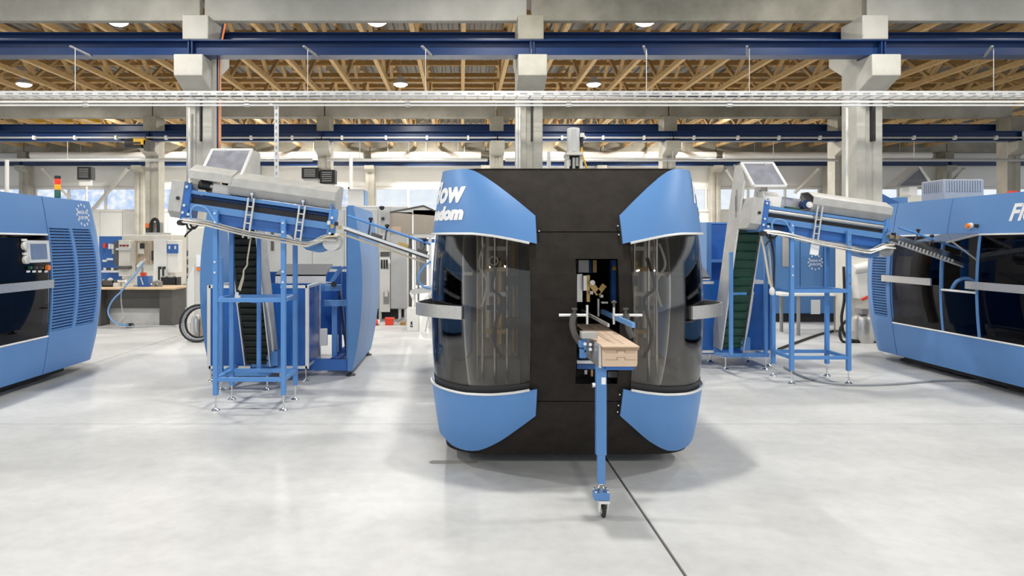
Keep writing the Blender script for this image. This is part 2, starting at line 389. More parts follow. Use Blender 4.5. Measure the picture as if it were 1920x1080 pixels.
# ---- crane runway beams (I sections)
def ibeam(mb, x0, x1, yc, z0, z1, fw, ft=.025, wt=.02):
    mb.box(x0, x1, yc-fw/2, yc+fw/2, z0, z0+ft); mb.box(x0, x1, yc-fw/2, yc+fw/2, z1-ft, z1); mb.box(x0, x1, yc-wt/2, yc+wt/2, z0+ft, z1-ft)
    return mb
def runway(x0, x1, yc, z0, z1, fw, label, group=None):
    t = T('crane_beam', label, 'crane beam', ((x0+x1)/2, yc, z0), group)
    MB().box(x0, x1, yc-fw/2, yc+fw/2, z0, z0+.02).build('bottom_flange', M['navy'], t)
    MB().box(x0, x1, yc-fw/2, yc+fw/2, z1-.02, z1).build('top_flange', M['navy'], t)
    MB().box(x0, x1, yc-.012, yc+.012, z0+.02, z1-.02).build('web', M['navy'], t)
    e = MB()
    for xx in (x0+.02, x1-.02): e.box(xx-.012, xx+.012, yc-fw/2+.02, yc+fw/2-.02, z0+.02, z1-.02)
    e.build('end_plates', M['navy'], t)
    return t
rl = ['navy crane beam in front of the girders, left of the left column', 'navy crane beam between the left and middle columns',
      'navy crane beam between the middle and right columns', 'navy crane beam running right from the right column']
ru = ['dark upper navy beam behind the head blocks, left of the left column', 'dark upper navy beam between the left and middle head blocks',
      'dark upper navy beam between the middle and right head blocks', 'dark upper navy beam right of the right head block']
for i in range(4):
    runway(X1[i]+.01, X1[i+1]-.01, 11.97, 4.87, 5.14, .28, rl[i])
    runway(X1[i]+.01, X1[i+1]-.01, 12.95, 5.25, 5.58, .24, ru[i])
for i in range(-3, 3):
    x = 1.23 + 6*i
    runway(x+.01, x+5.99, 23.5, 5.12, 5.46, .28, 'second row navy crane beam carrying a conduit, %s of its row' % ORD[i+3], 'second row crane beams')
    runway(x+.01, x+5.99, 24.45, 5.52, 5.86, .26, 'dark upper navy beam of the second row, %s of its row' % ORD[i+3], 'second row upper beams')
for i in range(-5, 5):
    x = 1.25 + 6*i
    runway(x+.01, x+5.99, 35.25, 5.62, 5.9, .25, 'thin navy crane beam close to the back wall, %s of its row' % ORD[i+5], 'back wall crane beams')
for i in range(-3, 3):
    x = 1.23 + 6*i
    t = T('conduit', 'white clipped conduit on the second row beam, %s of its row' % ORD[i+3], 'conduit', (x+3, 23.3, 5.2), 'second row conduits')
    MB().cyl((x+.02, 23.28, 5.22), (x+5.98, 23.28, 5.22), .032, 8).build('pipe', M['galv'], t)
    for k in (0.7, 2.2, 3.6, 5.0): MB().box(x+k-.035, x+k+.035, 23.22, 23.345, 5.15, 5.28).build('clip', M['white'], t)
# white ducts and pipes further back
for k, (x0, x1) in enumerate(((-22, -5.0), (-4.6, 1.0), (1.5, 13.0), (13.4, 24))):
    t = T('air_duct', ['long white round duct high at the back left', 'white round duct behind the middle column', 'white round duct right of the middle column', 'white round duct at the far right'][k], 'duct', ((x0+x1)/2, 34.9, 6.13))
    MB().cyl((x0, 34.9, 6.13), (x1, 34.9, 6.13), .17, 14).build('tube', M['white'], t)
    for f in (.15, .5, .85): MB().cyl((x0+(x1-x0)*f, 34.9, 6.2), (x0+(x1-x0)*f, 34.9, 7.96), .012, 6).build('hanger', M['galv'], t)
    z = ZP(298, 23.1)
    t = T('pipe_run', ['thin pipe below the second row crane beam at left', 'thin pipe below the second row crane beam behind the middle column', 'thin pipe below the second row crane beam right of the middle', 'thin pipe below the second row crane beam at far right'][k], 'pipe', ((x0+x1)/2, 23.4, z))
    MB().cyl((x0, 23.4, z), (x1-.1, 23.4, z), .05, 8).build('tube', M['galv'], t)
    for f in (.2, .5, .8): MB().cyl((x0+(x1-x0)*f, 23.4, z), (x0+(x1-x0)*f, 23.4, 5.13), .01, 6).build('hanger', M['galv'], t)

# ---- timber roof trusses
def truss(x, y0, y1, detail, group, label):
    t = T('roof_truss', label, 'truss', (x, (y0+y1)/2, 6.6), group)
    MB().box(x-.055, x+.055, y0, y1, 6.6, 6.74).build('bottom_chord', M['timber'], t)
    MB().box(x-.05, x+.05, y0, y1, 7.74, 7.9).build('top_chord', M['timber'], t)
    n = 8; st = (y1-y0)/n
    if detail:
        for k in range(n):
            ya = y0 + k*st; yb = ya + st
            a, b = ((ya, 6.72), (yb, 7.76)) if k % 2 == 0 else ((ya, 7.76), (yb, 6.72))
            MB().bar((x, a[0], a[1]), (x, b[0], b[1]), .09, .1, up=(1,0,0)).build('web_strut', M['timber'], t)
    else:
        w = MB()
        for k in range(n):
            ya = y0 + k*st; yb = ya + st
            a, b = ((ya, 6.72), (yb, 7.76)) if k % 2 == 0 else ((ya, 7.76), (yb, 6.72))
            w.bar((x, a[0], a[1]), (x, b[0], b[1]), .09, .1, up=(1,0,0))
        w.build('web_struts', M['timber'], t, kind='stuff')
    return t
tr0 = truss(-16.75, 12.75, 23.8, True, 'roof trusses of the front bay', 'pine roof truss running in depth between the front and second girders')
for k in range(1, 30): copy_tree(tr0, (1.2*k, 0, 0))
tr1 = truss(-22.75, 24.25, 35.4, False, 'roof trusses of the rear bay', 'pine roof truss running in depth behind the second girder row')
for k in range(1, 40): copy_tree(tr1, (1.2*k, 0, 0))
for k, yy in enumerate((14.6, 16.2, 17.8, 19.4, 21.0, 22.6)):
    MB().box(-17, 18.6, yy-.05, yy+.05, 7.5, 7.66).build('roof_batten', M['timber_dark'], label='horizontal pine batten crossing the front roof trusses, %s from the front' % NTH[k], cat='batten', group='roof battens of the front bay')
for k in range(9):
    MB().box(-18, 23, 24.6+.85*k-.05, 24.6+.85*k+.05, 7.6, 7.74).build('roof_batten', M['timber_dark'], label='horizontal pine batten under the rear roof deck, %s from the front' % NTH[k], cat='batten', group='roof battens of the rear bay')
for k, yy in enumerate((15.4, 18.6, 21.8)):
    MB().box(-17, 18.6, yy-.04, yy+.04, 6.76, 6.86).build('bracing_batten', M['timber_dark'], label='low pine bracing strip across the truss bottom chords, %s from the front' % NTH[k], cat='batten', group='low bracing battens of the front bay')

# ---- high bay lamps
def lamp(x, y, z, label, group=None, k=1.0):
    t = T('high_bay_lamp', label, 'lamp', (x, y, z), group)
    MB().lathe((x, y, z), [(.10, .02), (.22, .0), (.23, .02), (.20, .07), (.12, .12), (.10, .22), (.04, .25)], 20).build('housing', M['grey'], t)
    MB().lathe((x, y, z), [(.06, -.075), (.14, -.055), (.205, -.012), (.21, -.004), (.15, .004)], 20).build('diffuser', M['lamp'], t)
    MB().cyl((x, y, z+.24), (x, y, 8.02), .008, 6).build('suspension_rod', M['galv'], t)
    ld = bpy.data.lights.new('lamp_light', 'AREA'); ld.shape = 'DISK'; ld.size = 0.4; ld.energy = LAMP_W * k; ld.color = (1.0, 0.965, 0.90)
    lo = bpy.data.objects.new('lamp_light', ld); C.objects.link(lo); lo.parent = t; lo.location = (0, 0, -0.085)
    return t
POW = [1.15, 1.0, 0.9, 1.3, 2.8, 3.0, 1.6]  # rear rows boosted to brighten the back wall, last entry for the fill row
LX = [-13.45, -7.6, -1.87, 4.07, 10.0]
names = {(0, 3): 'round white lamp at far left of the front roof bay', (2, 3): 'bright round lamp left of the middle column', (3, 3): 'bright round lamp right of the middle column',
         (1, 2): 'round lamp just under the left girder', (2, 2): 'round lamp under the middle girder edge', (3, 2): 'round lamp under the stained girder edge'}
for j, yy in enumerate((4.75, 9.9, 15.1, 21.0, 27.0, 33.0, -5.5)):  # last row stands unseen behind the camera, added as front fill
    for i, xx in enumerate(LX if j in (2, 3, 4, 5) else [-11.1, -5.15, 0.72, 6.65, 12.6]):
        if (i, j) in ((1, 3), (4, 3), (0, 2), (4, 2)): continue
        zl = {4: 6.9, 5: 7.3}.get(j, 6.5)
        k = (i, j)
        if j in (2, 3) and k in names: lamp(xx, yy, 6.5, names[k], None, POW[j])
        else: lamp(xx, yy, zl, 'unseen round high bay lamp supplying light to the hall', 'high bay lamps out of view', POW[j])

# ---- cable tray and pipes crossing the hall in front of the columns
ty = 11.55
t = T('cable_tray', 'long galvanised cable tray crossing the hall in front of the columns', 'cable tray', (1, ty, 4.05))
for yy in (ty-.15, ty+.15): MB().box(-9.5, 13.2, yy-.012, yy+.012, 4.075, 4.15).build('side_rail', M['galv'], t)
r = MB(); q = MB()
x = -9.4
while x < 13.1: r.box(x-.012, x+.012, ty-.14, ty+.14, 4.08, 4.095); q.box(x+.04, x+.16, ty-.1655, ty-.158, 4.095, 4.115); x += 0.22
r.build('rungs', M['galv'], t, kind='stuff'); q.build('slots', M['mid_grey'], t, kind='stuff')
for k in range(3): MB().tube(curve([(-9.5+2.27*i, ty-.08+.08*k+.02*math.sin(i*2.1+k), 4.11+.012*math.sin(i*1.7+k)) for i in range(11)], 3), .014, 6).build('cable', [M['cable_grey'], M['rubber'], M['white']][k], t)
for z, nm in ((ZP(191, ty-.1), 'upper white pipe running under the cable tray'), (ZP(197.5, ty-.1), 'lower white pipe running under the cable tray')):
    t = T('pipe_run', nm, 'pipe', (1, ty-.1, z))
    MB().cyl((-9.5, ty-.1, z), (13.2, ty-.1, z), .022 if z > ZP(194, ty) else .014, 10).build('pipe', M['white'], t)
    x = -9
    while x < 13: MB().cyl((x-.04, ty-.1, z), (x+.04, ty-.1, z), .027, 10).build('coupling', M['galv'], t); x += 2.7
hang = [141, 577, 798, 1212, 1405, 1863]
for k, px in enumerate(hang):
    x = XP(px, ty)
    t = T('hanger_rod', 'thin clamped rod hanging the cable tray from the crane beam, %s' % ORD[k], 'hanger', (x, ty, 4.1), 'cable tray hangers')
    MB().cyl((x, ty, 4.05), (x, ty, 4.9), .006, 6).build('rod', M['galv'], t)
    MB().bar((x-.06, ty-.05, 4.93), (x+.1, ty+.33, 4.86), .04, .025).build('clamp', M['mid_grey'], t)
# dropper channels and conduits
def dropper(px, py0, py1, Y, w, label, m):
    x = XP(px, Y); z0 = ZP(py1, Y); z1 = ZP(py0, Y)
    t = T('dropper', label, 'conduit', (x, Y, z0))
    MB().box(x-w/2, x+w/2, Y-.03, Y+.0, z0, z1).build('channel', m, t)
    s = MB(); z = z0 + .06
    while z < z1 - .05: s.box(x-w/6, x+w/6, Y-.033, Y-.028, z, z+.05); z += .11
    s.build('slots', M['mid_grey'], t, kind='stuff')
    MB().bar((x, Y-.015, z1-.02), (x-.12, Y-.015, z1+.06), w*.8, .03).build('elbow', m, t)
dropper(519, 200, 335, 11.5, .07, 'perforated galvanised channel hanging from the cable tray above left conveyor', M['galv'])
for px, nm in ((969, 'left conduit running down the middle column'), (974, 'right conduit running down the middle column'), (355, 'conduit running down the left column edge'), (1588, 'conduit running down the right column edge')):
    x = XP(px, 12.15); MB().cyl((x, 12.15, 0), (x, 12.15, 4.02), .02, 8).build('conduit', M['white'], label=nm, cat='conduit')
for k, (px, m, nm) in enumerate(((408, M['navy'], 'dark blue cable beside the left column'), (412, M['orange'], 'orange brown cable beside the left column'))):
    x = XP(px, 12.3); MB().tube([(x, 12.3, 1.2), (x, 12.3, 4.9), (x+.03, 12.3, 5.2), (x+.12, 12.25, 5.55)], .016, 6).build('cable', m, label=nm, cat='cable')
MB().cyl((XP(1640, 12.2), 12.2, ZP(265, 12.2)), (XP(1640, 12.2), 12.2, ZP(200, 12.2)), .016, 6).build('cable', M['dark'], label='short dark cable on the right column face', cat='cable')
for px, y0, Y, nm in ((658, 290, 16.4, 'white stand pipe behind the left conveyor'), (1029, 285, 15, 'white stand pipe right of the middle column'), (13, 300, 16, 'white stand pipe behind the left machine')):
    x = XP(px, Y); MB().cyl((x, Y, 0), (x, Y, ZP(y0, Y)), .045, 10).build('stand_pipe', M['white'], label=nm, cat='pipe')
# diagonal braces fixed to the wall pillars
for k, (a, b) in enumerate((((78, 316), (140, 382)), ((240, 316), (175, 392)), ((1362, 316), (1392, 366)), ((1536, 316), (1490, 362)), ((1808, 316), (1780, 346)))):
    MB().bar(P(a[0], a[1], 35.3), P(b[0], b[1], 36.06), .16, .12).build('steel_brace', M['cream'], cat='brace', label=['diagonal brace left of the signal tower', 'diagonal brace above the milling machine', 'diagonal brace left of the right clear hood', 'diagonal brace right of the right clear hood', 'diagonal brace above the grey cooling box'][k])
# heaters / dark boxes and hoist up high
for px, py, w, h, nm in ((160, 325, 26, 24, 'dark square fan heater on the back wall above the tower light'), (583, 325, 32, 20, 'dark fan heater behind the left conveyor cover'), (615, 332, 28, 26, 'dark control box with pale cables behind the left conveyor cover')):
    Y = 30.0 if px < 500 else 20.0; c = P(px, py, Y); w *= Y/F; h *= Y/F
    t = T('fan_heater', nm, 'heater', c - Vector((0, 0, h/2)))
    MB().box(c.x-w/2, c.x+w/2, Y-.1, Y+.25, c.z-h/2, c.z+h/2).build('case', M['dark'], t)
    for k in range(5): MB().bar((c.x-w*.35, Y-.12, c.z-h*.3+h*.15*k), (c.x+w*.3, Y-.12, c.z-h*.3+h*.15*k), .02, .03).build('grille_bar', M['mid_grey'], t)
    MB().box(c.x-w*.45, c.x+w*.45, Y, Y+.06, c.z-h*.95, c.z-h*.5).build('mount', M['white'], t)
    if px < 500: MB().cyl((c.x, Y+.1, c.z-h*.6), (c.x, Y+.1, 0), .04, 8).build('post', M['cream'], t)
    else: MB().cyl((c.x, Y+.1, c.z-h*.6), (c.x, Y+.1, 0), .04, 8).build('post', M['cream'], t)
c = P(262, 272, 23.2)
t = T('chain_hoist', 'black and yellow chain hoist under the second row crane beam', 'hoist', c)
MB().cyl((c.x-.45, 23.2, c.z+.05), (c.x+.1, 23.2, c.z+.05), .16, 12).build('motor', M['dark'], t)
MB().box(c.x-.15, c.x+.25, 23.05, 23.35, c.z, c.z+.2).build('body', M['yellow'], t)
MB().box(c.x+.2, c.x+.45, 23.05, 23.35, c.z-.2, c.z+.15).build('trolley', M['dark_grey'], t)
MB().cyl((c.x, 23.2, c.z+.2), (c.x, 23.2, 5.12), .04, 8).build('hanger', M['dark_grey'], t)
MB().box(XP(60,30), XP(205,30), 29.8, 30.2, ZP(231,30), ZP(224,30)).build('yellow_crane_girder', M['yellow'], label='yellow overhead crane girder seen above the left navy beam', cat='crane girder')
# ================================================================ BARREL-SHAPED PACKAGING MACHINES
class Shell:
    def __init__(s, cx, yf, dirn): s.cx, s.yf, s.dirn = cx, yf, dirn
    def prof(s, z, off=0):
        k = ((z - 1.1) / 1.04) ** 2
        return 1.0 - .11*k + off, .45*k - off, max(.72 - .45*k + off, .02), max(.75 - .5*k + off, .02)
    def W(s, side, d, t, z): return Vector((s.cx + side*d, s.yf + s.dirn*t, z))
    def Qd(s, q, z, off, din):          # q 0 at the flank .. 1 at distance din from the centre line; gives (distance, depth)
        w, n, rx, ry = s.prof(z, off)
        o = (w - din) * (1 - math.cos(q*math.pi/2))
        if o < rx: c = 1 - o/rx; y = ry*(1 - math.sqrt(max(0, 1 - c*c)))
        else: y = 0
        return w - o, n + y
    def Q(s, side, q, z, off=0, din=.285):
        d, t = s.Qd(q, z, off, din); return s.W(side, d, t, z)
    def D(s, side, t, z, off=0):        # point of the flank at depth t behind the nose
        w, n, rx, ry = s.prof(z, off)
        y = max(0.0, t - n)
        if y >= ry: return s.W(side, w, t, z)
        c = math.sqrt(max(0, 1 - (1 - y/ry)**2))
        return s.W(side, w - rx*(1-c), max(t, n), z)
    def corner(s, side, zlo, zhi, off, th, din=.285, nq=18, nz=10):   # panel on the rounded corner, limits are functions of distance from the centre line
        def col(q, o):
            def solve(fn):
                z = fn(.6)
                for _ in range(12): z = fn(s.Qd(q, z, o, din)[0])
                return z
            a, b = solve(zlo), solve(zhi)
            return [s.Q(side, q, a + (b-a)*i/nz, o, din) for i in range(nz+1)]
        return MB().sheet([col(i/nq, off) for i in range(nq+1)], [col(i/nq, off-th) for i in range(nq+1)])
    def flank(s, side, t0, t1, z0, z1, off, th, nt=6, nz=8):
        def g(o): return [[s.D(side, t0 + (t1-t0)*i/nt, z0 + (z1-z0)*j/nz, o) for j in range(nz+1)] for i in range(nt+1)]
        return MB().sheet(g(off), g(off-th))
def lerp(pts):
    pts = sorted(pts)
    def f(d):
        if d <= pts[0][0]: return pts[0][1]
        for (a, x), (b, y) in zip(pts, pts[1:]):
            if d <= b:
                u = (d-a)/(b-a); return x + (y-x)*u
        return pts[-1][1]
    return f
def print2d(vs, fs, fn): return MB().add([fn(x, y) for x, y in vs], fs)
def star_ring(R=.125, r=.021):
    vs = []; fs = []
    for k in range(12):
        a = math.pi/2 - k*math.pi/6; cx, cy = R*math.cos(a), R*math.sin(a); b = len(vs)
        for i in range(10):
            t = math.pi/2 + i*math.pi/5; rr = r if i % 2 == 0 else r*.5
            vs.append((cx + rr*math.cos(t), cy + rr*math.sin(t)))
        fs.append(list(range(b, b+10)))
    return vs, fs
def logo(parent, fn):
    vs, fs = star_ring(); print2d(vs, fs, fn).build('star_ring', M['white_print'], parent, fix=False, label='ring of twelve white stars')
    for txt, y in (('MADE IN', .012), ('EUROPE', -.052)):
        vs, fs = text_mesh(txt, .055, fat=.0012, align='CENTER'); print2d(vs, fs, lambda x, h: fn(x, h + y)).build('lettering', M['white_print'], parent, fix=False)

# ---------------------------------------------------------------- central machine, nose towards the camera
S = Shell(.785, 4.45, 1); BK = 4.6      # length
cm = T('packaging_machine', 'central packaging machine with black end face and blue curved corner panels', 'machine', (S.cx, 6.8, 0))
up_lo = lerp([(.285, 1.60), (.45, 1.635), (.57, 1.658), (.70, 1.674), (1.1, 1.68)])
up_hi = lerp([(.285, 1.79), (.40, 1.895), (.505, 1.985), (.60, 2.06), (.66, 2.10), (.71, 2.128), (.76, 2.138), (1.1, 2.138)])
dn_hi = lerp([(.285, .64), (.43, .61), (.57, .588), (.77, .57), (1.1, .57)])
dn_lo = lerp([(.285, .44), (.40, .335), (.50, .243), (.60, .175), (.66, .145), (.73, .13), (.80, .135), (.86, .15), (.92, .19), (1.1, .22)])
for side in (-1, 1):
    S.corner(side, up_lo, up_hi, .035, .02).build('upper_corner_panel', M['blue'], cm)
    S.corner(side, dn_lo, dn_hi, .035, .02).build('lower_corner_panel', M['blue'], cm)
    S.corner(side, lambda d: dn_hi(d)-.01, lambda d: up_lo(d)+.01, .012, .008, din=.335).build('corner_window', M['tint'], cm, label='smoked curved corner window')
    tt = lambda z: S.prof(z)[1] + S.prof(z)[3]
    # flank bands, windows and door posts along the side
    MB().sheet(*[[[S.W(side, S.prof(z, o)[0], tt(z) + (BK - tt(z))*i/6, z) for z in [1.68 + .458*j/6 for j in range(7)]] for i in range(7)] for o in (.035, .015)]).build('upper_side_band', M['blue'], cm)
    MB().sheet(*[[[S.W(side, S.prof(z, o)[0], tt(z) + (BK - tt(z))*i/6, z) for z in [.2 + .37*j/6 for j in range(7)]] for i in range(7)] for o in (.035, .015)]).build('lower_side_band', M['blue'], cm)
    for a, b in ((0.0, .32), (.34, .66), (.68, 1.0)):
        g = lambda o: [[S.W(side, S.prof(z, o)[0], tt(z) + (BK - tt(z))*(a + (b-a)*i/3), z) for z in [.56 + 1.13*j/10 for j in range(11)]] for i in range(4)]
        MB().sheet(g(.012), g(.004)).build('side_window', M['side_tint'], cm)
    for a in (.0, .33, .67):
        MB().tube([S.W(side, S.prof(z, -.02)[0], tt(z)*(1-a) + a*BK - .0, z) for z in [.5 + 1.2*j/10 for j in range(11)]], .03, 8).build('door_post', M['blue_deep'], cm)
    S.corner(side, lambda d: dn_hi(d)-.01, lambda d: dn_hi(d)+.055, .016, .003, din=.335, nz=2).build('window_border', M['dark'], cm)
    # pale edge strips
    for fn, o in ((lambda d: up_lo(d)-.006, .04), (lambda d: dn_hi(d)+.006, .04)):
        pts = []
        for i in range(22):
            q = i/21; z = fn(.6)
            for _ in range(10): z = fn(S.Qd(q, z, o, .335)[0])
            pts.append(S.Q(side, q, z, o, .335))
        MB().tube(pts, .009, 6).build('edge_strip', M['alu'], cm, label='pale edge strip')
    # bar handle standing off the corner
    path = curve([Vector(p) for p in ((.785, 4.63, 0), (.95, 4.745, 0), (1.06, 4.86, 0), (1.115, 4.97, 0), (1.105, 5.08, 0), (1.05, 5.25, 0), (1.0, 5.45, 0))], 4)
    outer = []; inner = []
    for i, p in enumerate(path):
        dd = (path[min(i+1, len(path)-1)] - path[max(i-1, 0)]).normalized(); nn = Vector((dd.y, -dd.x, 0))
        for L_, k in ((outer, 0), (inner, -.014)):
            pp = p + nn*k; L_.append([Vector((S.cx + side*pp.x, pp.y, z)) for z in (1.085, 1.13, 1.175)])
    MB().sheet(outer, inner).build('bar_handle', M['steel'], cm, label='brushed steel wrap round handle')
    # bolts on the inner edge of the blue panels
    b = MB()
    for z in ((1.685,) if side < 0 else (1.72, 1.66, .60, .52, .47)): b.cyl(S.W(side, .265, S.prof(z)[1]-.03, z), S.W(side, .265, S.prof(z)[1]+.03, z), .005, 8)
    b.build('hinge_bolts', M['chrome'], cm)
# black end face in three zones with seams, opening left free
def zone(d0s, zs, off, skip=()):
    mb = MB()
    for i in range(len(d0s)-1):
        for j in range(len(zs)-1):
            if (i, j) in skip: continue
            def p(dx, z, o):
                w, n, rx, ry = S.prof(z, o); dd = min(abs(dx), w)
                oo = w - dd; y = 0 if oo >= rx else ry*(1 - math.sqrt(max(0, 1-(1-oo/rx)**2)))
                return Vector((S.cx + dx, S.yf + n + y, z))
            c = [(d0s[i], zs[j]), (d0s[i+1], zs[j]), (d0s[i+1], zs[j+1]), (d0s[i], zs[j+1])]
            f = [p(*a, off) for a in c]; k = [p(*a, off-.02) for a in c]
            mb.add(f + k, [(0,1,2,3), (7,6,5,4), (0,4,5,1), (1,5,6,2), (2,6,7,3), (3,7,4,0)])
    return mb
cols = [-.34, -.28, -.16, -.03, .11, .25, .28, .34]; zs = [.546, .67, .8, .95, 1.1, 1.25, 1.4, 1.5, 1.59, 1.676]
zone(cols, zs, 0, [(i, j) for i in (3, 4) for j in range(1, 7)]).build('end_face', M['black'], cm, label='black textured end face with rectangular opening')
def fullzone(z0, z1, nz, name):
    g = lambda o: [[S.Q(sd, q, z0 + (z1-z0)*j/nz, o, 0) for j in range(nz+1)] for sd, q in [(-1, i/16) for i in range(17)] + [(1, 1-i/16) for i in range(1, 17)]]
    MB().sheet(g(0), g(-.02)).build(name, M['black'], cm)
fullzone(1.682, 2.14, 8, 'upper_end_face'); fullzone(.10, .54, 8, 'lower_end_face')
def cap(z, h, name, m, sh=0):
    pts = [S.Q(-1, i/14, z, sh, 0) for i in range(15)] + [S.Q(1, 1-i/14, z, sh, 0) for i in range(15)]
    w = S.prof(z, sh)[0]; pts = [S.W(-1, w, BK, z)] + pts + [S.W(1, w, BK, z)]
    MB().prism(pts, (0, 0, h)).build(name, m, cm)
cap(2.125, .012, 'roof_plate', M['black']); cap(.10, .012, 'base_plate', M['dark'])
cap(.555, .015, 'deck_plate', M['grey'], -.06); cap(1.70, .015, 'inner_ceiling', M['mid_grey'], -.06)
MB().prism([S.W(sd, S.prof(z)[0], BK-.02, z) for sd, zz in ((-1, range(11)), (1, range(10, -1, -1))) for z in [.1 + 2.03*k/10 for k in zz]], (0, .02, 0)).build('rear_wall', M['dark'], cm)
for sd in (-.55, .55):
    for yy in (5.3, 8.5): MB().lathe((S.cx+sd, yy, 0), [(.09, 0), (.09, .02), (.04, .04), (.03, .11)], 12).build('levelling_foot', M['dark_grey'], cm)
# insides seen through the windows
MB().box(S.cx-.352, S.cx-.335, 4.6, 5.9, .57, 1.7).build('inner_partition', M['dark'], cm)
MB().box(S.cx+.335, S.cx+.352, 4.6, 5.9, .57, 1.7).build('inner_partition', M['dark'], cm)
for sd in (-1, 1):
    X = lambda d: S.cx + sd*d
    def sbox(d0, d1, y0, y1, z0, z1): return MB().box(min(X(d0), X(d1)), max(X(d0), X(d1)), y0, y1, z0, z1)
    sbox(.36, .66, 5.12, 5.16, .57, 1.70).build('backing_plate', M['brown'], cm)
    sbox(.36, .66, 4.95, 5.12, .57, .76).build('drive_case', M['mid_grey'], cm)
    for dx, r, z0, z1, m, y in ((.40, .016, .8, 1.68, 'gold', 5.2), (.455, .010, .6, 1.68, 'chrome', 5.1), (.49, .034, .86, 1.47, 'gold', 5.25), (.545, .012, .6, 1.69, 'chrome', 5.05), (.58, .022, .9, 1.69, 'alu', 5.3), (.63, .012, .6, 1.69, 'chrome', 5.15), (.655, .016, .58, 1.69, 'alu', 5.4)):
        MB().cyl((X(dx), y-.2, z0), (X(dx), y-.2, z1), r, 10).build('guide_rod', M[m], cm)
    for z, m in ((.95, 'gold'), (1.12, 'dark'), (1.22, 'steel'), (1.40, 'gold'), (1.55, 'alu')): sbox(.44, .60, 4.93, 5.0, z, z+.03).build('clamp_block', M[m], cm)
    for z in (1.0, 1.3): sbox(.38, .47, 4.85, 4.92, z, z+.07).build('valve_block', M['rubber'], cm)
    pts = [(.70, 1.66), (.89, 1.66), (.89, .80)] + [(.795 + .095*math.cos(a), .80 - .10*math.sin(a)) for a in [k*math.pi/8 for k in range(1, 8)]] + [(.70, .80)]
    MB().prism([(X(d), 5.2, z) for d, z in pts], (0, .02, 0)).build('door_shield', M['dark'], cm)
    MB().prism([(X(.795 + (d-.795)*.86)  , 5.195, .80 + (z-.80)*.75 if z < .9 else 1.14) for d, z in pts], (0, .006, 0)).build('shield_window', M['blue_deep'], cm)
    sbox(.70, .89, 5.18, 5.2, 1.36, 1.385).build('shield_bar', M['steel'], cm)
    sbox(.905, .935, 5.25, 5.33, .57, 1.68).build('door_pillar', M['blue_deep'], cm)
    sbox(.86, .875, 5.2, 5.22, .57, 1.68).build('cable_duct', M['cable_cream'], cm)
    MB().tube(curve([(X(.52), 4.8, 1.5), (X(.57), 4.78, 1.3), (X(.5), 4.8, 1.2), (X(.56), 4.82, .95), (X(.5), 4.82, .8)]), .012, 6).build('air_hose', M['rubber'], cm)
    MB().tube(curve([(X(.62), 4.85, 1.6), (X(.66), 4.84, 1.45), (X(.6), 4.86, 1.32), (X(.64), 4.87, 1.15)]), .009, 6).build('air_hose', M['white'], cm)
rg = [(S.cx-.56+.03*math.cos(t), 4.75, 1.48+.03*math.sin(t)) for t in [k*math.pi/8 for k in range(16)]]
MB().tube(rg, .005, 6, closed=True).build('gauge_ring', M['alu'], cm)
# insides seen through the opening
def pb(mb, x0, x1, y0, y1, Y, dp): return mb.box(XP(x0, Y), XP(x1, Y), Y, Y+dp, ZP(y1, Y), ZP(y0, Y))
for x0, x1, y0, y1, Y, dp, m, nm in ((1085, 1104, 488, 511, 5.3, .1, 'grey', 'valve_block'), (1082, 1092, 514, 566, 5.25, .08, 'steel', 'side_rail'), (1094, 1100, 517, 545, 5.2, .05, 'alu', 'sensor_bracket'),
        (1100, 1106, 516, 566, 5.25, .05, 'gold', 'brass_upright'), (1112, 1119, 488, 511, 5.5, .05, 'gold', 'brass_upright'), (1104, 1112, 488, 512, 5.6, .05, 'blue_deep', 'blue_bracket'), (1146, 1160, 488, 566, 5.4, .06, 'blue_deep', 'door_plate'),
        (1106, 1112, 546, 552, 5.2, .06, 'white', 'nylon_block'), (1126, 1131, 553, 558, 5.2, .06, 'white', 'nylon_block'), (1128, 1140, 566, 569, 5.1, .03, 'steel', 'cross_pin'),
        (1082, 1130, 676, 682, 4.6, .3, 'alu', 'cross_bar'), (1082, 1147, 683, 692, 4.65, .2, 'blue_deep', 'lower_beam'), (1140, 1158, 697, 708, 4.8, .1, 'grey', 'motor_block'), (1096, 1101, 694, 702, 4.7, .05, 'steel', 'pin'), (1108, 1112, 693, 706, 4.7, .05, 'gold', 'pin')):
    Y = Y - .45 if Y > 4.95 else Y
    pb(MB(), x0, x1, y0, y1, Y, dp).build(nm, M[m], cm)
MB().bar(P(1107, 531, 4.8), P(1122, 551, 4.8), .04, .03, up=(0,1,0)).bar(P(1120, 551, 4.8), P(1133, 534, 4.8), .035, .03, up=(0,1,0)).build('brass_arm', M['gold'], cm)
MB().cyl(P(1111, 530, 4.72), P(1111, 530, 4.78), .018, 12).build('guide_roller', M['white'], cm)
w0 = P(1152, 503, 4.945); MB().prism([w0+Vector((-.018,0,-.012)), w0+Vector((.018,0,-.012)), w0+Vector((0,0,.02))], (0,-.003,0)).build('warning_triangle', M['yellow'], cm)
MB().box(S.cx-.34, S.cx+.34, 5.9, 5.95, .57, 1.7).build('opening_back', M['dark'], cm)
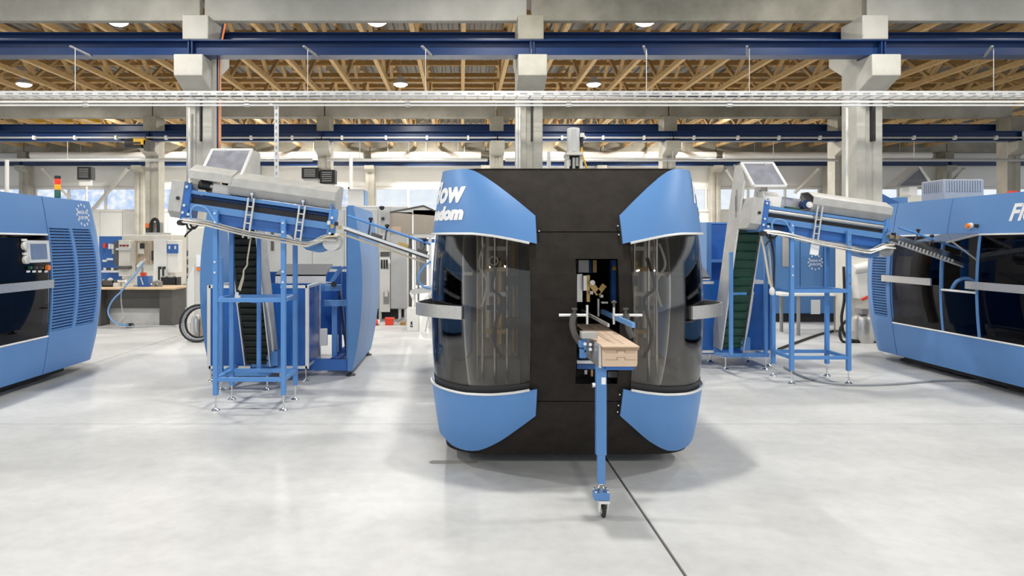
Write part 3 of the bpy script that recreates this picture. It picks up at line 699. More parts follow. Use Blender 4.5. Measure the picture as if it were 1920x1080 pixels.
# lettering on the flank, wrapped round the corner
def wrap(side, d0, sgn, zbase, off=.038):
    sec = []                                        # polyline along the section from the front back along the flank
    z = 1.97; n = 400
    for i in range(n+1): sec.append((S.Qd(1 - i/n, z, off, .285)))
    d, t = sec[-1]
    for i in range(1, 200): sec.append((d, t + .01*i))
    arc = [0.0]
    for a, b in zip(sec, sec[1:]): arc.append(arc[-1] + math.dist(a, b))
    base = next(arc[i] for i in range(len(sec)) if sec[i][0] >= d0)
    def fn(x, h):
        a = base + x*sgn; i = 0
        lo, hi = 0, len(arc)-1
        while hi - lo > 1:
            m_ = (lo+hi)//2
            if arc[m_] <= a: lo = m_
            else: hi = m_
        u = (a - arc[lo])/max(1e-9, arc[hi]-arc[lo]); dd = sec[lo][0] + (sec[hi][0]-sec[lo][0])*u; tt_ = sec[lo][1] + (sec[hi][1]-sec[lo][1])*u
        zz = zbase + h; w, nn, rx, ry = S.prof(zz, off); w0, n0, rx0, ry0 = S.prof(1.97, off)
        # carry the section point over to this height
        o = (w0 - dd)/rx0*rx if w0 - dd < rx0 else rx + (w0-dd-rx0)
        if o < rx: c_ = 1-o/rx; y = ry*(1-math.sqrt(max(0, 1-c_*c_)))
        else: y = 0
        if tt_ > n0 + ry0: y = ry + (tt_ - n0 - ry0); o = 0
        return S.W(side, w-o, nn+y, zz)
    return fn
for txt, size, zb in (('Flow', .215, 1.90), ('Freedom', .125, 1.775)):
    vs, fs = text_mesh(txt, size, shear=.3, fat=.009, step=.02); mx = max(v[0] for v in vs)
    fn = wrap(-1, .745 if txt == 'Flow' else .785, 1, zb)
    print2d([(mx - x, y) for x, y in vs], fs, fn).build('lettering', M['white_print'], cm, fix=False)
    fn = wrap(1, .872 if txt == 'Flow' else .93, 1, zb)
    print2d(vs, fs, fn).build('lettering', M['white_print'], cm, fix=False)

# ---------------------------------------------------------------- carton outfeed conveyor in front of the opening
oc = T('outfeed_conveyor', 'slim outfeed conveyor on a blue post with caster, in front of the black machine', 'conveyor', (.82, 3.99, 0))
Yp = 3.99
MB().box(XP(1117, Yp), XP(1136, Yp), Yp-.025, Yp+.025, ZP(852, Yp), .90).build('outer_post', M['blue'], oc, bevel=.004)
MB().box(XP(1120, Yp), XP(1134, Yp), Yp-.019, Yp+.019, ZP(906, Yp), ZP(845, Yp)).build('inner_post', M['blue'], oc, bevel=.003)
MB().box(XP(1126, Yp), XP(1134, Yp), Yp-.028, Yp-.0255, ZP(719, Yp), ZP(706, Yp)).build('white_label', M['white_print'], oc)
MB().cyl(P(1116, 722, Yp), P(1110, 722, Yp), .014, 10).build('lock_knob', M['chrome'], oc)
xq = XP(1127, Yp); zt = ZP(921, Yp)
MB().cyl((xq, Yp, zt), (xq, Yp, ZP(900, Yp)), .012, 10).lathe((xq, Yp, zt+.01), [(.02, 0), (.024, .012), (.012, .03)], 10).build('spindle', M['chrome'], oc)
ca = MB().box(xq-.045, xq+.045, Yp-.035, Yp+.035, zt-.045, zt).build('caster_plate', M['blue'], oc, bevel=.006)
for a in (-1, 1):
    for b in (-1, 1): MB().cyl((xq+a*.035, Yp+b*.026, zt), (xq+a*.035, Yp+b*.026, zt+.012), .007, 6).build('bolt', M['chrome'], oc)
xw = xq + .012
fk = MB()
for a in (-.022, .022): fk.prism([(xw+a-.003, Yp-.04, .10), (xw+a-.003, Yp+.03, .10), (xw+a-.003, Yp+.012, .03), (xw+a-.003, Yp-.012, .03)], (.006, 0, 0))
fk.box(xw-.03, xw+.03, Yp-.045, Yp+.035, .095, zt-.045)
fk.build('caster_fork', M['white'], oc)
wh = MB().tube([(xw+.0+.035*math.cos(0)*0, Yp+.031*math.cos(t), .043+.031*math.sin(t)) for t in [k*math.pi/10 for k in range(20)]], .012, 8, closed=True).build('wheel_tyre', M['rubber'], oc)
MB().cyl((xw-.012, Yp, .043), (xw+.012, Yp, .043), .022, 14).cyl((xw-.026, Yp, .043), (xw+.026, Yp, .043), .006, 8).build('wheel_hub', M['alu'], oc)
# bed, plates and rails
MB().box(.83, .99, 3.92, 4.9, .875, .898).build('bed_beam', M['blue_deep'], oc)
MB().box(.785, .80, 3.90, 4.6, .89, 1.02).build('side_plate', M['steel'], oc)
MB().box(XP(1088, 4.1), XP(1118, 4.1), 4.05, 4.12, ZP(633, 4.1), ZP(621, 4.1)).build('sensor_block', M['sheet'], oc, bevel=.004)
for x0, x1, y0, y1 in ((1095, 1101, 633, 662), (1086, 1096, 640, 652), (1088, 1100, 655, 672)):
    pb(MB(), x0, x1, y0, y1, 4.1, .04).build('blue_clamp', M['blue'], oc, bevel=.004)
for x, y in ((1097, 645), (1107, 646), (1107, 655), (1117, 645)): MB().cyl(P(x, y, 4.05), P(x, y, 4.1), .01, 8).build('bolt', M['chrome'], oc)
for x, y0, y1, Y in ((1101, 572, 608, 4.35), (1122, 560, 593, 4.8), (1151, 564, 608, 4.4)):
    MB().cyl(P(x, y0, Y), P(x, y1, Y), .0075, 8).build('guide_post', M['alu'], oc)
for x0, x1 in ((1048, 1099), (1152, 1204)): MB().cyl(P(x0, 591, 4.36), P(x1, 591, 4.36), .009, 10).build('cross_rod', M['alu'], oc)
for x, y, Y in ((1077, 577, 4.34), (1151, 564, 4.4), (1173, 577, 4.34)):
    MB().lathe(P(x, y+9, Y), [(.008, -.012), (.008, .012), (.018, .018), (.018, .028), (.004, .03)], 10).build('clamp_knob', M['dark_grey'], oc)
for pts in (((1077, 588), (1073, 606), (1078, 628), (1090, 645)), ((1174, 588), (1176, 604), (1180, 620), (1186, 632))):
    MB().tube(curve([P(x, y, 4.34) for x, y in pts], 3), .02, 8).build('curved_bracket', M['dark_grey'], oc)
MB().bar(P(1091, 583, 4.75), P(1141, 610, 4.05), .012, .02).build('guide_rail', M['steel'], oc)
MB().bar(P(1129, 584, 4.75), P(1188, 610, 4.05), .02, .03).build('guide_rail', M['cable_blue'], oc, label='pale blue guide rail')

# flat packed cartons lying in a pack on the conveyor
ct = T('carton_pack', 'pack of flat folded brown cardboard cartons lying on the outfeed conveyor', 'cartons', (.905, 4.35, .90))
MB().prism([(.806, 3.885, .900), (.998, 3.885, .900), (1.003, 3.885, .915), (1.003, 3.885, 1.012), (.803, 3.885, 1.012), (.803, 3.885, .915)], (0, .955, 0)).build('carton_body', M['card'], ct, bevel=.004)
MB().prism([(.798, 3.86, 1.013), (1.008, 3.86, 1.013), (1.0, 4.86, 1.024), (.806, 4.86, 1.024)], (0, 0, .006)).build('top_flap', M['card'], ct)
MB().box(.80, 1.006, 3.862, 3.885, .998, 1.012).build('flap_edge', M['card_edge'], ct)
for zz, sg in ((.939, 1), (.979, -1)):
    n = MB()
    n.box(.82, .89, 3.8825, 3.8865, zz-.001, zz+.0005).box(.93, .99, 3.8825, 3.8865, zz-.001, zz+.0005).box(.885, .888, 3.8825, 3.8865, zz, zz+.014).box(.93, .933, 3.8825, 3.8865, zz, zz+.014).box(.885, .933, 3.8825, 3.8865, zz+.013, zz+.0145)
    n.build('flap_slit', M['card_edge'], ct)
for x in (.88, .93): MB().prism([(x, 3.95, 1.0195), (x+.012, 3.95, 1.0195), (x+.012, 4.85, 1.0305), (x, 4.85, 1.0305)], (0, 0, .0012)).build('fold_crease', M['card_crease'], ct)

# ---------------------------------------------------------------- motor unit on the roof of the central machine
mu = T('roof_motor', 'grey upright cylinder motor on a cream stand on the machine roof', 'motor', P(1075, 352, 6.5))
c = Vector((XP(1075, 6.5), 6.5, 0)); zb = 2.137; z1 = ZP(288, 6.5); z2 = ZP(240, 6.5)
mu.location = (c.x, 6.5, zb); ORG[mu.name] = Vector(mu.location)
for dx in (-.062, .062): MB().box(c.x+dx-.012, c.x+dx+.012, 6.42, 6.58, zb, z1-.02).build('stand_cheek', M['cream'], mu)
MB().box(c.x-.08, c.x+.08, 6.40, 6.6, z1-.025, z1).build('stand_plate', M['cream'], mu)
MB().box(c.x-.05, c.x+.05, 6.44, 6.56, zb, zb+.13).build('stand_base', M['cream'], mu)
MB().box(c.x-.05, c.x+.05, 6.5, 6.54, zb+.13, z1-.025).build('gear_recess', M['dark'], mu)
MB().box(c.x-.012, c.x+.012, 6.47, 6.5, zb+.13, z1-.04).box(c.x+.02, c.x+.045, 6.47, 6.5, zb+.2, z1-.04).box(c.x-.05, c.x-.03, 6.47, 6.5, zb+.2, z1-.06).build('shaft_coupling', M['white'], mu)
MB().lathe((c.x, 6.5, 0), [(.058, z1), (.06, z1+.01), (.06, z2-.012), (.055, z2-.003), (.04, z2)], 20).build('cylinder', M['grey'], mu)
MB().box(c.x-.025, c.x+.02, 6.436, 6.45, z1+.02, z2-.02).build('cover_strip', M['grey'], mu)
MB().box(c.x+.06, c.x+.1, 6.47, 6.53, z2-.09, z2-.05).bar((c.x+.085, 6.5, z2-.07), (c.x+.12, 6.5, z2-.1), .025).build('cable_gland', M['white'], mu)
MB().cyl((c.x+.075, 6.5, z2-.08), (c.x+.08, 6.5, z2-.18), .016, 8).build('plug', M['dark'], mu)
MB().tube(curve([(c.x+.08, 6.5, z2-.18), (c.x+.085, 6.5, z2-.25), (c.x+.11, 6.5, z2-.33), (c.x+.16, 6.52, zb+.1), (c.x+.2, 6.55, zb)]), .009, 8).build('yellow_cable', M['yellow'], mu, label='yellow cable')

# ---------------------------------------------------------------- left machine: flank with louvres, touch panel and handle
def side_machine(S, side, name_label, yA, yW, near, louv, zt=2.138, zb=.12):
    root = T('packaging_machine', name_label, 'machine', (S.cx, S.yf - 2.2, 0))
    tA = S.yf - yA                       # depth where the corner panel starts
    tN = S.yf - near
    # corner panel with louvred openings: solid strips around the slots
    def strip(r0, r1, z0, z1, off, th, nr=4, nz=10):   # r: 0 at tA .. 1 at the nose
        def g(o): return [[S.D(side, tA + (S.prof(z, o)[1] + .012 - tA)*r, z, o) for z in [z0 + (z1-z0)*j/nz for j in range(nz+1)]] for r in [r0 + (r1-r0)*i/nr for i in range(nr+1)]]
        return MB().sheet(g(off), g(off-th))
    zl0, zl1, rs = louv
    mb = MB()
    parts = [strip(0, 1, zb, zl0, .03, .02, 14, 6), strip(0, 1, zl1, zt, .03, .02, 14, 6)]
    edges = [0.004] + [e for r in rs for e in r] + [1]
    for k in range(0, len(edges), 2): parts.append(strip(edges[k], edges[k+1], zl0, zl1, .03, .02, 6 if k else 2, 14))
    for p in parts: mb.add(p.v, p.f)
    mb.build('corner_panel', M['blue'], root)
    for r in rs:
        strip(r[0]-.018, r[1]+.018, zl0-.02, zl1+.02, .0095, .01, 6, 14).build('louvre_backing', M['louvre_gap'], root)
        n = int((zl1-zl0)/.0345); pz = (zl1-zl0)/n
        for i in range(n):
            z0 = zl0 + pz*(i+.12)
            strip(r[0], r[1], z0, z0+pz*.45, .028, .02, 3, 1).build('louvre', M['louvre'], root)
    # bands
    S.flank(side, tA+.012, tN, zl1 if False else 1.71, zt, .03, .02, 10).build('upper_band', M['blue'], root)
    S.flank(side, tA+.012, tN, zb, .55, .03, .02, 10).build('lower_band', M['blue'], root)
    for z, nm in ((1.702, 'upper_edge_strip'), (.555, 'lower_edge_strip')):
        MB().tube([S.D(side, tA+.02+(tN-tA-.02)*i/10, z, .03) for i in range(11)], .011, 6).build(nm, M['alu'], root)
    # roof, floor, nose, inside
    def capz(z, h, nm, m, off=0):
        q = [S.Q(sd, i/12, z, off, 0) for sd, rg in ((-1, range(13)),) for i in rg] + [S.Q(1, 1-i/12, z, off, 0) for i in range(13)]
        w = S.prof(z, off)[0]; MB().prism([S.W(-1, w, tN, z)] + q + [S.W(1, w, tN, z)], (0, 0, h)).build(nm, m, root)
    capz(zt-.015, .012, 'roof_plate', M['blue']); capz(zb, .012, 'base_plate', M['dark']); capz(.53, .012, 'deck_plate', M['dark_grey'], -.06)
    g = lambda o: [[S.Q(sd, q, zb + (zt-zb)*j/10, o, 0) for j in range(11)] for sd, q in [(-side, i/10) for i in range(11)]]
    MB().sheet(g(0), g(-.02)).build('nose_panel', M['black'], root)
    MB().box(S.cx - side*.3 - .01, S.cx - side*.3 + .01, S.yf-tN, S.yf-.5, .13, 2.12).build('centre_wall', M['dark'], root)
    for k, yy in enumerate((yA-.25, yA-.9, yA-1.6, yA-2.4)):
        MB().box(S.cx+side*.7-.03, S.cx+side*.7+.03, yy-.03, yy+.03, .54, 2.1).build('inner_post', M['blue_deep'], root)
        MB().box(S.cx+side*.4-.2, S.cx+side*.4+.2, yy-.5, yy-.2, .6, 1.0+.2*(k % 2)).build('inner_block', M['dark_grey' if k % 2 else 'brown'], root)
    for yy in (yA-.1+.35, yA-1.6, near+.4):
        for dx in (.62,):
            p = Vector((S.cx+side*dx, yy, 0)); b = MB(); b.lathe(p, [(.10, 0), (.10, .018), (.05, .03), (.03, .05), (.022, .12)], 12); b.build('levelling_foot', M['dark_grey'], root)
    MB().prism([S.W(sd, S.prof(z)[0], tN-.02, z) for sd, zz in ((-1, range(11)), (1, range(10, -1, -1))) for z in [zb + (zt-zb)*k/10 for k in zz]], (0, .02, 0)).build('end_panel', M['blue'], root)
    MB().box(S.cx-.75, S.cx+.75, near, S.yf-.9, .03, .115).build('plinth', M['dark'], root)
    return root, tA, tN
SL = Shell(-5.67, 9.35, -1)
lm, tA, tN = side_machine(SL, 1, 'left packaging machine seen side on, with louvred blue corner and touch panel', 7.73, 7.7, 4.6, (.60, 1.78, [(.02, .30), (.34, .61)]))
SL.flank(1, tA+.03, tN, 1.175, 1.70, .018, .01).build('upper_window', M['tint_dark'], lm, label='dark smoked window with touch panel')
SL.flank(1, tA+.03, tN, .56, 1.16, .018, .01).build('lower_window', M['tint_dark'], lm)
def onL(px, py, off=.03):       # point of the left machine's flank seen at this pixel
    z = 1.4
    for _ in range(12):
        X = SL.cx + SL.prof(z, off)[0]; Y = X*F/(px - CX); z = ZP(py, Y)
    return Vector((X, Y, z))
def patch(S, side, p0, p1, off, th, nm, m, par, **k):   # rectangular plate lying on the flank between two corner points
    return S.flank(side, S.yf-p1.y, S.yf-p0.y, min(p0.z, p1.z), max(p0.z, p1.z), off, th, 3, 4).build(nm, m, par, **k)
a, b = onL(50, 493), onL(89, 451)
patch(SL, 1, a, b, .045, .04, 'touch_panel_frame', M['alu'], lm)
a, b = onL(56, 487), onL(84, 457)
patch(SL, 1, a, b, .048, .01, 'touch_screen', M['screen'], lm)
for px, py in ((44, 461), (46, 487)):
    p = onL(px, py, .02); k = MB().cyl(p, p + Vector((.035, 0, 0)), .045, 16).build('rotary_switch', M['white'], lm)
    MB().box(p.x+.033, p.x+.05, p.y-.012, p.y+.012, p.z-.03, p.z+.035).build('switch_lever', M['grey'], k)
    MB().box(p.x, p.x+.02, p.y-.04, p.y+.03, p.z+.05, p.z+.075).build('switch_plate', M['white'], lm)
for px, py, m, r in ((53.5, 502, 'green_led', .016), (64.5, 502, 'dark_grey', .016), (75, 502, 'dark_grey', .016), (87, 502, 'orange', .03)):
    p = onL(px, py, .02); MB().cyl(p, p + Vector((.035, 0, 0)), r, 12).build('push_button', M[m], lm)
    q = onL(px-1, 509, .02); MB().box(q.x, q.x+.006, q.y-.028, q.y+.028, q.z-.011, q.z+.011).build('button_label', M['white_print'], lm)
h0 = onL(108, 530, .09); z = 1.15
pts = [(SL.cx+1.02, h0.y+.0, z), (SL.cx+1.06, h0.y-.03, z), (SL.cx+1.08, h0.y-.08, z), (SL.cx+1.08, 5.0, z), (SL.cx+1.02, 4.9, z)]
mbh = MB()
for p, q in zip(pts, pts[1:]): mbh.bar(p, q, .018, .09)
mbh.build('bar_handle', M['steel'], lm)
p = onL(155, 403)
logo(lm, lambda x, y: SL.D(1, SL.yf - p.y - x*1.05, p.z + y*1.02, .034))
MB().tube([SL.D(1, tA+.004, 1.71+.42*i/6, .031) for i in range(7)], .004, 4).build('panel_seam', M['blue_deep'], lm)
# signal tower on the roof
st = T('signal_tower', 'signal tower with red, amber and green lenses on the left machine roof', 'signal tower', (XP(108, 8.6), 8.6, 2.135))
x = XP(108, 8.6); zs_ = [ZP(v, 8.6) for v in (374, 356, 346, 335.5, 333)]
MB().cyl((x, 8.6, 2.135), (x, 8.6, zs_[0]+.0), .05, 14).build('base', M['dark'], st)
for z0, z1, m, nm in ((zs_[0]-.02, zs_[1], 'green_led', 'green_lens'), (zs_[1]+.002, zs_[2], 'amber_lens', 'amber_lens'), (zs_[2]+.002, zs_[3]-.0, 'red_lens', 'red_lens'), (zs_[3]+.002, zs_[3]+.04, 'dark', 'cap')):
    MB().lathe((x, 8.6, 0), [(.034, z0), (.036, z0+.004), (.036, z1-.004), (.034, z1)], 16).build(nm, M[m], st)

# ---------------------------------------------------------------- right machine
SR = Shell(6.72, 10.1, -1)
rm, tA, tN = side_machine(SR, -1, 'right packaging machine with open hatch fed by the right conveyor', 9.07, 9.05, 5.0, (.62, 1.62, [(.08, .40)]))
yo0, yo1 = 8.12, 7.55
SR.flank(-1, tA+.03, SR.yf-yo0-.02, .56, 1.70, .018, .01).build('left_window', M['tint_dark'], rm)
SR.flank(-1, SR.yf-yo0+.02, SR.yf-yo1-.02, .56, 1.05, .018, .01).build('hatch_window', M['tint_dark'], rm)
SR.flank(-1, SR.yf-yo1+.02, tN, .56, 1.70, .018, .01).build('right_window', M['tint_dark'], rm)
for yy in (yo0, yo1): MB().tube([SR.D(-1, SR.yf-yy, .55+1.16*i/10, .01) for i in range(11)], .022, 8).build('hatch_post', M['blue'], rm)
MB().cyl(SR.D(-1, SR.yf-yo0, 1.055, .015), SR.D(-1, SR.yf-yo1, 1.055, .015), .014, 8).build('hatch_sill', M['alu'], rm)
f0, f1 = SR.D(-1, SR.yf-yo0, 1.705, .03), SR.D(-1, SR.yf-yo1, 1.705, .03); dv = Vector((-.36, 0, -.09))
MB().prism([f0, f1, f1+dv, f0+dv], (0, 0, .012)).build('hatch_flap', M['flap'], rm, label='raised smoked hatch flap')
for f in (f0, f1):
    MB().bar(f, f+dv, .02).build('flap_edge', M['steel'], rm)
    MB().bar(f+dv*.85, f+Vector((.02, 0, -.32)), .014).build('gas_strut', M['steel'], rm)
hp = curve([P(1768, 545, 8.0), P(1778, 528, 7.95), P(1795, 522, 7.9), P(1812, 528, 7.8), P(1822, 545, 7.7)], 5)
MB().tube([v + Vector((.1, 0, 0)) for v in hp], .022, 8).build('blue_guide_arch', M['blue'], rm)
for y0, y1 in ((9.16, 8.2), (7.64, 5.4)):
    pts = [(SR.cx-1.0, y0+.06, 1.14), (SR.cx-1.075, y0, 1.14), (SR.cx-1.08, y0-.1, 1.14), (SR.cx-1.08, y1, 1.14)]
    mbh = MB()
    for p, q in zip(pts, pts[1:]): mbh.bar(p, q, .018, .085)
    mbh.build('bar_handle', M['steel'], rm)
for yy in (8.05, 6.2): MB().tube([SR.D(-1, SR.yf-yy, 1.72+.41*i/6, .031) for i in range(7)], .004, 4).build('panel_seam', M['blue_deep'], rm)
p = SR.D(-1, SR.yf-7.68, 1.80, .03)
MB().cyl(p, p+Vector((-.03, 0, 0)), .035, 14).build('button_collar', M['white'], rm); MB().cyl(p+Vector((-.03,0,0)), p+Vector((-.06, 0, 0)), .024, 14).build('stop_button', M['orange'], rm)
p = SR.D(-1, SR.yf-7.59, 1.80, .03); MB().cyl(p, p+Vector((-.03, 0, 0)), .02, 12).build('key_switch', M['dark'], rm)
vs, fs = text_mesh('Flow', .245, shear=.25, fat=.008, step=.05)
print2d(vs, fs, lambda x, y: SR.D(-1, SR.yf-7.17+x, 1.845+y, .034)).build('lettering', M['white_print'], rm, fix=False)
# cooling box on the right machine roof
Yb = 8.9; x0, x1, x2 = XP(1728, Yb), XP(1770, Yb), XP(1845, Yb-.05)
bx = T('cooling_unit', 'pale grey ribbed cooling box on the right machine roof', 'cooling unit', (XP(1790, Yb), Yb, 2.13))
xl, xr, yn, yf_ = XP(1770, 8.5), XP(1845, 8.5), 8.5, 8.5*905/863
zt = ZP(336, 8.5)
MB().box(xl, xr, yn, yn+.42, 2.13, zt).build('case', M['pale_blue_grey'], bx, bevel=.01)
for k in range(14):
    xx = xl+.04+(xr-xl-.08)*k/13; MB().box(xx-.008, xx+.008, yn-.012, yn+.004, 2.25, zt-.02).build('fin', M['pale_blue_grey'], bx)
for k in range(9):
    yy = yn+.06+.3*k/8; MB().box(xl-.012, xl+.004, yy-.008, yy+.008, 2.25, zt-.02).build('fin', M['pale_blue_grey'], bx)
MB().box(XP(1893, 9.5), XP(1902, 9.5), 9.45, 9.55, 2.13, ZP(362, 9.5)).box(XP(1893, 9.5), XP(1902, 9.5), 9.45, 9.55, ZP(362, 9.5), ZP(358, 9.5)).build('red_beacon', M['red'], label='small red beacon block at the right edge of the right machine roof', cat='beacon')
# ================================================================ TILTED FEED CONVEYORS
def feed_conveyor(X0, Y0, Z0, label, left):
    ca_, sa = math.cos(math.radians(8.1)), math.sin(math.radians(8.1))
    def L(u, v, y): return Vector((X0 + u*ca_ + v*sa, Y0 + y, Z0 - u*sa + v*ca_))
    def lb(u0, u1, v0, v1, y0, y1, mb=None):
        mb = mb or MB()
        return mb.add([L(u0,v0,y0), L(u1,v0,y0), L(u1,v0,y1), L(u0,v0,y1), L(u0,v1,y0), L(u1,v1,y0), L(u1,v1,y1), L(u0,v1,y1)],
                      [(0,3,2,1),(4,5,6,7),(0,1,5,4),(1,2,6,5),(2,3,7,6),(3,0,4,7)])
    def section(poly, u0, u1, mb=None):      # poly of (v, y)
        mb = mb or MB(); return mb.prism([L(u0, v, y) for v, y in poly], L(u1, 0, 0) - L(u0, 0, 0))
    t = T('feed_conveyor', label, 'conveyor', (X0+.6, Y0+.2, 0))
    WD = .36
    for y in (0, WD-.03):
        lb(0, 1.37, -.068, 0, y, y+.03).build('lower_beam', M['blue'], t, bevel=.004)
        lb(.0, 1.37, .092, .126, y, y+.03).build('upper_rail', M['blue'], t, bevel=.004)
    lb(.02, 1.36, -.005, .07, .035, .05).build('belt_skirt', M['dark'], t)
    MB().cyl(L(.02, .072, .03), L(1.36, .072, .03), .016 if left else .028, 10).build('silver_tube', M['steel' if not left else 'navy'], t)
    lb(.25, 1.37, -.17, -.068, .03, WD-.03).build('under_panel', M['blue_deep'], t)
    lb(.02, 1.36, .07, .085, .04, WD-.04).build('belt', M['belt_dark'], t)
    for u0, u1 in ((-.05, .015), (1.365, 1.42)):
        section([(-.18, -.01), (.19, -.01), (.19, .05), (.12, WD), (-.18, WD)], u0, u0+.02).build('end_plate', M['blue_frame'], t)
    lb(1.36, 1.44, -.15, .14, .0, .02).build('end_plate', M['blue_frame'], t, bevel=.004)
    lb(-.045, .02, -.18, .18, -.012, .02).build('end_plate', M['blue_deep'], t, bevel=.004)
    # steel cover over the drive at the high end
    section([(-.10, -.02), (-.16, .06), (-.16, .34), (.2, .34), (.2, -.02)], -.175, -.05).build('drive_cover', M['sheet'], t, bevel=.004)
    MB().cyl(L(-.09, .03, -.03), L(-.09, .03, 0), .018, 12).build('shaft_end', M['dark'], t)
    for u, v in ((-.02, .15), (-.02, -.03), (-.025, -.1), (.03, -.11), (.0, .20), (1.40, -.1), (1.40, .05)): MB().cyl(L(u, v, -.03), L(u, v, 0), .014, 8).build('bolt', M['chrome'], t)
    # folded sheet covers
    section([(.135, .03), (.215, -.035), (.30, -.035), (.37, .12), (.37, .30), (.14, .33), (.14, .31), (.36, .29), (.36, .125), (.295, -.02), (.22, -.02), (.14, .04)], .37 if left else .5, 1.41).build('long_cover', M['sheet'], t, bevel=.003)
    section([(.135, .03), (.215, -.035), (.30, -.035), (.37, .12), (.37, .30), (.14, .33)], 1.405, 1.412).build('cover_end', M['sheet'], t)
    if left:
        section([(.235, -.04), (.315, -.04), (.38, .1), (.38, .3), (.37, .3), (.37, .11), (.31, -.028), (.235, -.028)], -.015, .40).build('short_cover', M['sheet'], t, bevel=.003)
        MB().cyl(L(.05, .19, .1), L(.16, .19, .1), .045, 14).build('drive_motor', M['dark'], t); MB().cyl(L(.16, .19, .1), L(.19, .19, .1), .03, 14).build('motor_flange', M['steel'], t)
        lb(.20, .38, .13, .22, .05, .25).build('inner_tray', M['white'], t)
    else:
        section([(.13, .02), (.26, .02), (.30, .1), (.30, .3), (.13, .3)], -.02, .16).build('inner_tray', M['white'], t)
        lb(.18, .40, .13, .26, .06, .26).build('clear_guard', M['clear'], t)
        MB().cyl(L(.43, .2, -.02), L(.43, .2, .1), .05, 14).build('drive_motor', M['navy'], t); MB().cyl(L(.46, .2, -.04), L(.46, .2, -.02), .035, 14).cyl(L(.46, .2, -.045), L(.46, .2, -.04), .018, 12).build('motor_cap', M['white'], t)
        lb(.22, .38, .125, .15, .0, .06).build('green_tray', M['belt_green'], t)
    for u in ((.61, 1.105) if left else (.59,)):
        for du in (-.03, .025):
            sb = lb(u+du-.008, u+du+.008, -.26, .13 if left else .26, -.03, -.012).build('strap_bracket', M['galv'], t)
        for v in (-.2, -.12, -.04, .04): lb(u-.03, u+.025, v, v+.012, -.028, -.014).build('strap_rung', M['galv'], t)
        MB().lathe(L(u, .15 if left else .27, -.02), [(.008, -.03), (.012, 0), (.022, .012), (.022, .028), (.01, .038)], 12).build('clamp_knob', M['chrome'], t)
    if not left: lb(.54, .64, -.36, -.22, -.035, -.03).build('white_tag', M['white_print'], t, bevel=.004)
    # cable tray under the beam with hoses lying in it
    trp = [(-.02, -.16), (.25, -.165), (.6, -.20), (.95, -.215), (1.2, -.225), (1.36, -.14), (1.48, -.13)]
    for dy in (-.07, .02):
        MB().tube([L(u, v - .03, dy) for u, v in trp], .009, 6).build('tray_rail', M['steel'], t)
    rr = MB(); u = 0
    for (ua, va), (ub, vb) in zip(trp, trp[1:]):
        for k in range(6): w = k/6; rr.bar(L(ua+(ub-ua)*w, va+(vb-va)*w-.03, -.07), L(ua+(ub-ua)*w, va+(vb-va)*w-.03, .02), .008)
    rr.build('tray_rungs', M['galv'], t, kind='stuff')
    for k, (m, rad) in enumerate((('chrome', .011), ('cable_cream', .010), ('cable_grey', .010), ('galv', .009), ('rubber', .010), ('cable_cream', .007))):
        random.seed(k+3)
        MB().tube(curve([L(u, v + random.uniform(-.02, .018), -.055+.017*k) for u, v in trp], 4), rad, 6).build('hose', M[m], t)
    MB().tube(curve([L(.08, -.16, -.05), L(.06, -.08, -.05), L(.1, -.02, -.05), L(.2, -.03, -.05), L(.28, -.12, -.05), L(.33, -.17, -.05)]), .010, 8).build('air_hose', M['cable_blue'], t)
    for k, (pts, m) in enumerate((([(.02, -.19), (.06, -.25), (.11, -.22), (.05, -.29), (.03, -.33)], 'rubber'), ([(.05, -.18), (.1, -.24), (.14, -.2), (.17, -.17)], 'rubber'))):
        MB().tube(curve([L(u, v, -.03) for u, v in pts]), .009, 6).build('cable_loop', M[m], t)
    MB().cyl(L(-.02, -.2, -.08), L(-.02, -.2, .02), .026, 12).build('cable_gland', M['dark'], t)
    # discharge pan and drum at the low end
    MB().prism([L(u, v, .05) for u, v in ((1.0, -.17), (1.42, -.10), (1.46, -.22), (1.30, -.30), (1.18, -.29))], (0, .2, 0)).build('discharge_pan', M['blue'], t, bevel=.004)
    MB().cyl(L(1.42, -.18, .0), L(1.42, -.18, .2), .085, 20).build('discharge_drum', M['steel'], t)
    for k in range(4): MB().box(*[c for ab in zip(L(1.37+.035*k, -.02-.03*(k % 2), -.06), L(1.395+.035*k, .02-.03*(k % 2), -.02)) for c in ab]).build('valve', M[['chrome', 'gold', 'rubber', 'gold'][k]], t)
    # slim outlet chute down to the machine
    A, B = Vector((X0+1.50, 0, Z0-.27)), Vector((X0+2.31, 0, Z0-.55))
    def ch(s, h, y): p = A.lerp(B, s); return Vector((p.x + h*.33, Y0 + y, p.z + h*.94))
    MB().add([ch(0,0,.02), ch(1,0,.02), ch(1,0,.2), ch(0,0,.2), ch(0,.015,.02), ch(1,.015,.02), ch(1,.015,.2), ch(0,.015,.2)], [(0,3,2,1),(4,5,6,7),(0,1,5,4),(1,2,6,5),(2,3,7,6),(3,0,4,7)]).build('chute_floor', M['dark_grey'], t)
    for y, m in ((.0, 'chrome'), (.2, 'chrome')):
        MB().bar(ch(-.02, .03, y), ch(1.0, .03, y), .015, .024 if left else .06).build('chute_rail', M[m], t)
    MB().bar(ch(-.05, -.035, .03), ch(.98, -.035, .03), .012, .018).build('chute_stringer', M['cable_cream' if left else 'galv'], t)
    if not left:
        for k in range(16): MB().bar(ch(.03+.05*k, -.05, -.01), ch(.03+.05*k, .0, -.01), .018, .012, up=(0,1,0)).build('chute_tooth', M['galv'], t)
    MB().cyl(ch(-.02, .15, .02), ch(.97, .15, .02), .013, 10).build('guide_rod', M['blue_frame'], t)
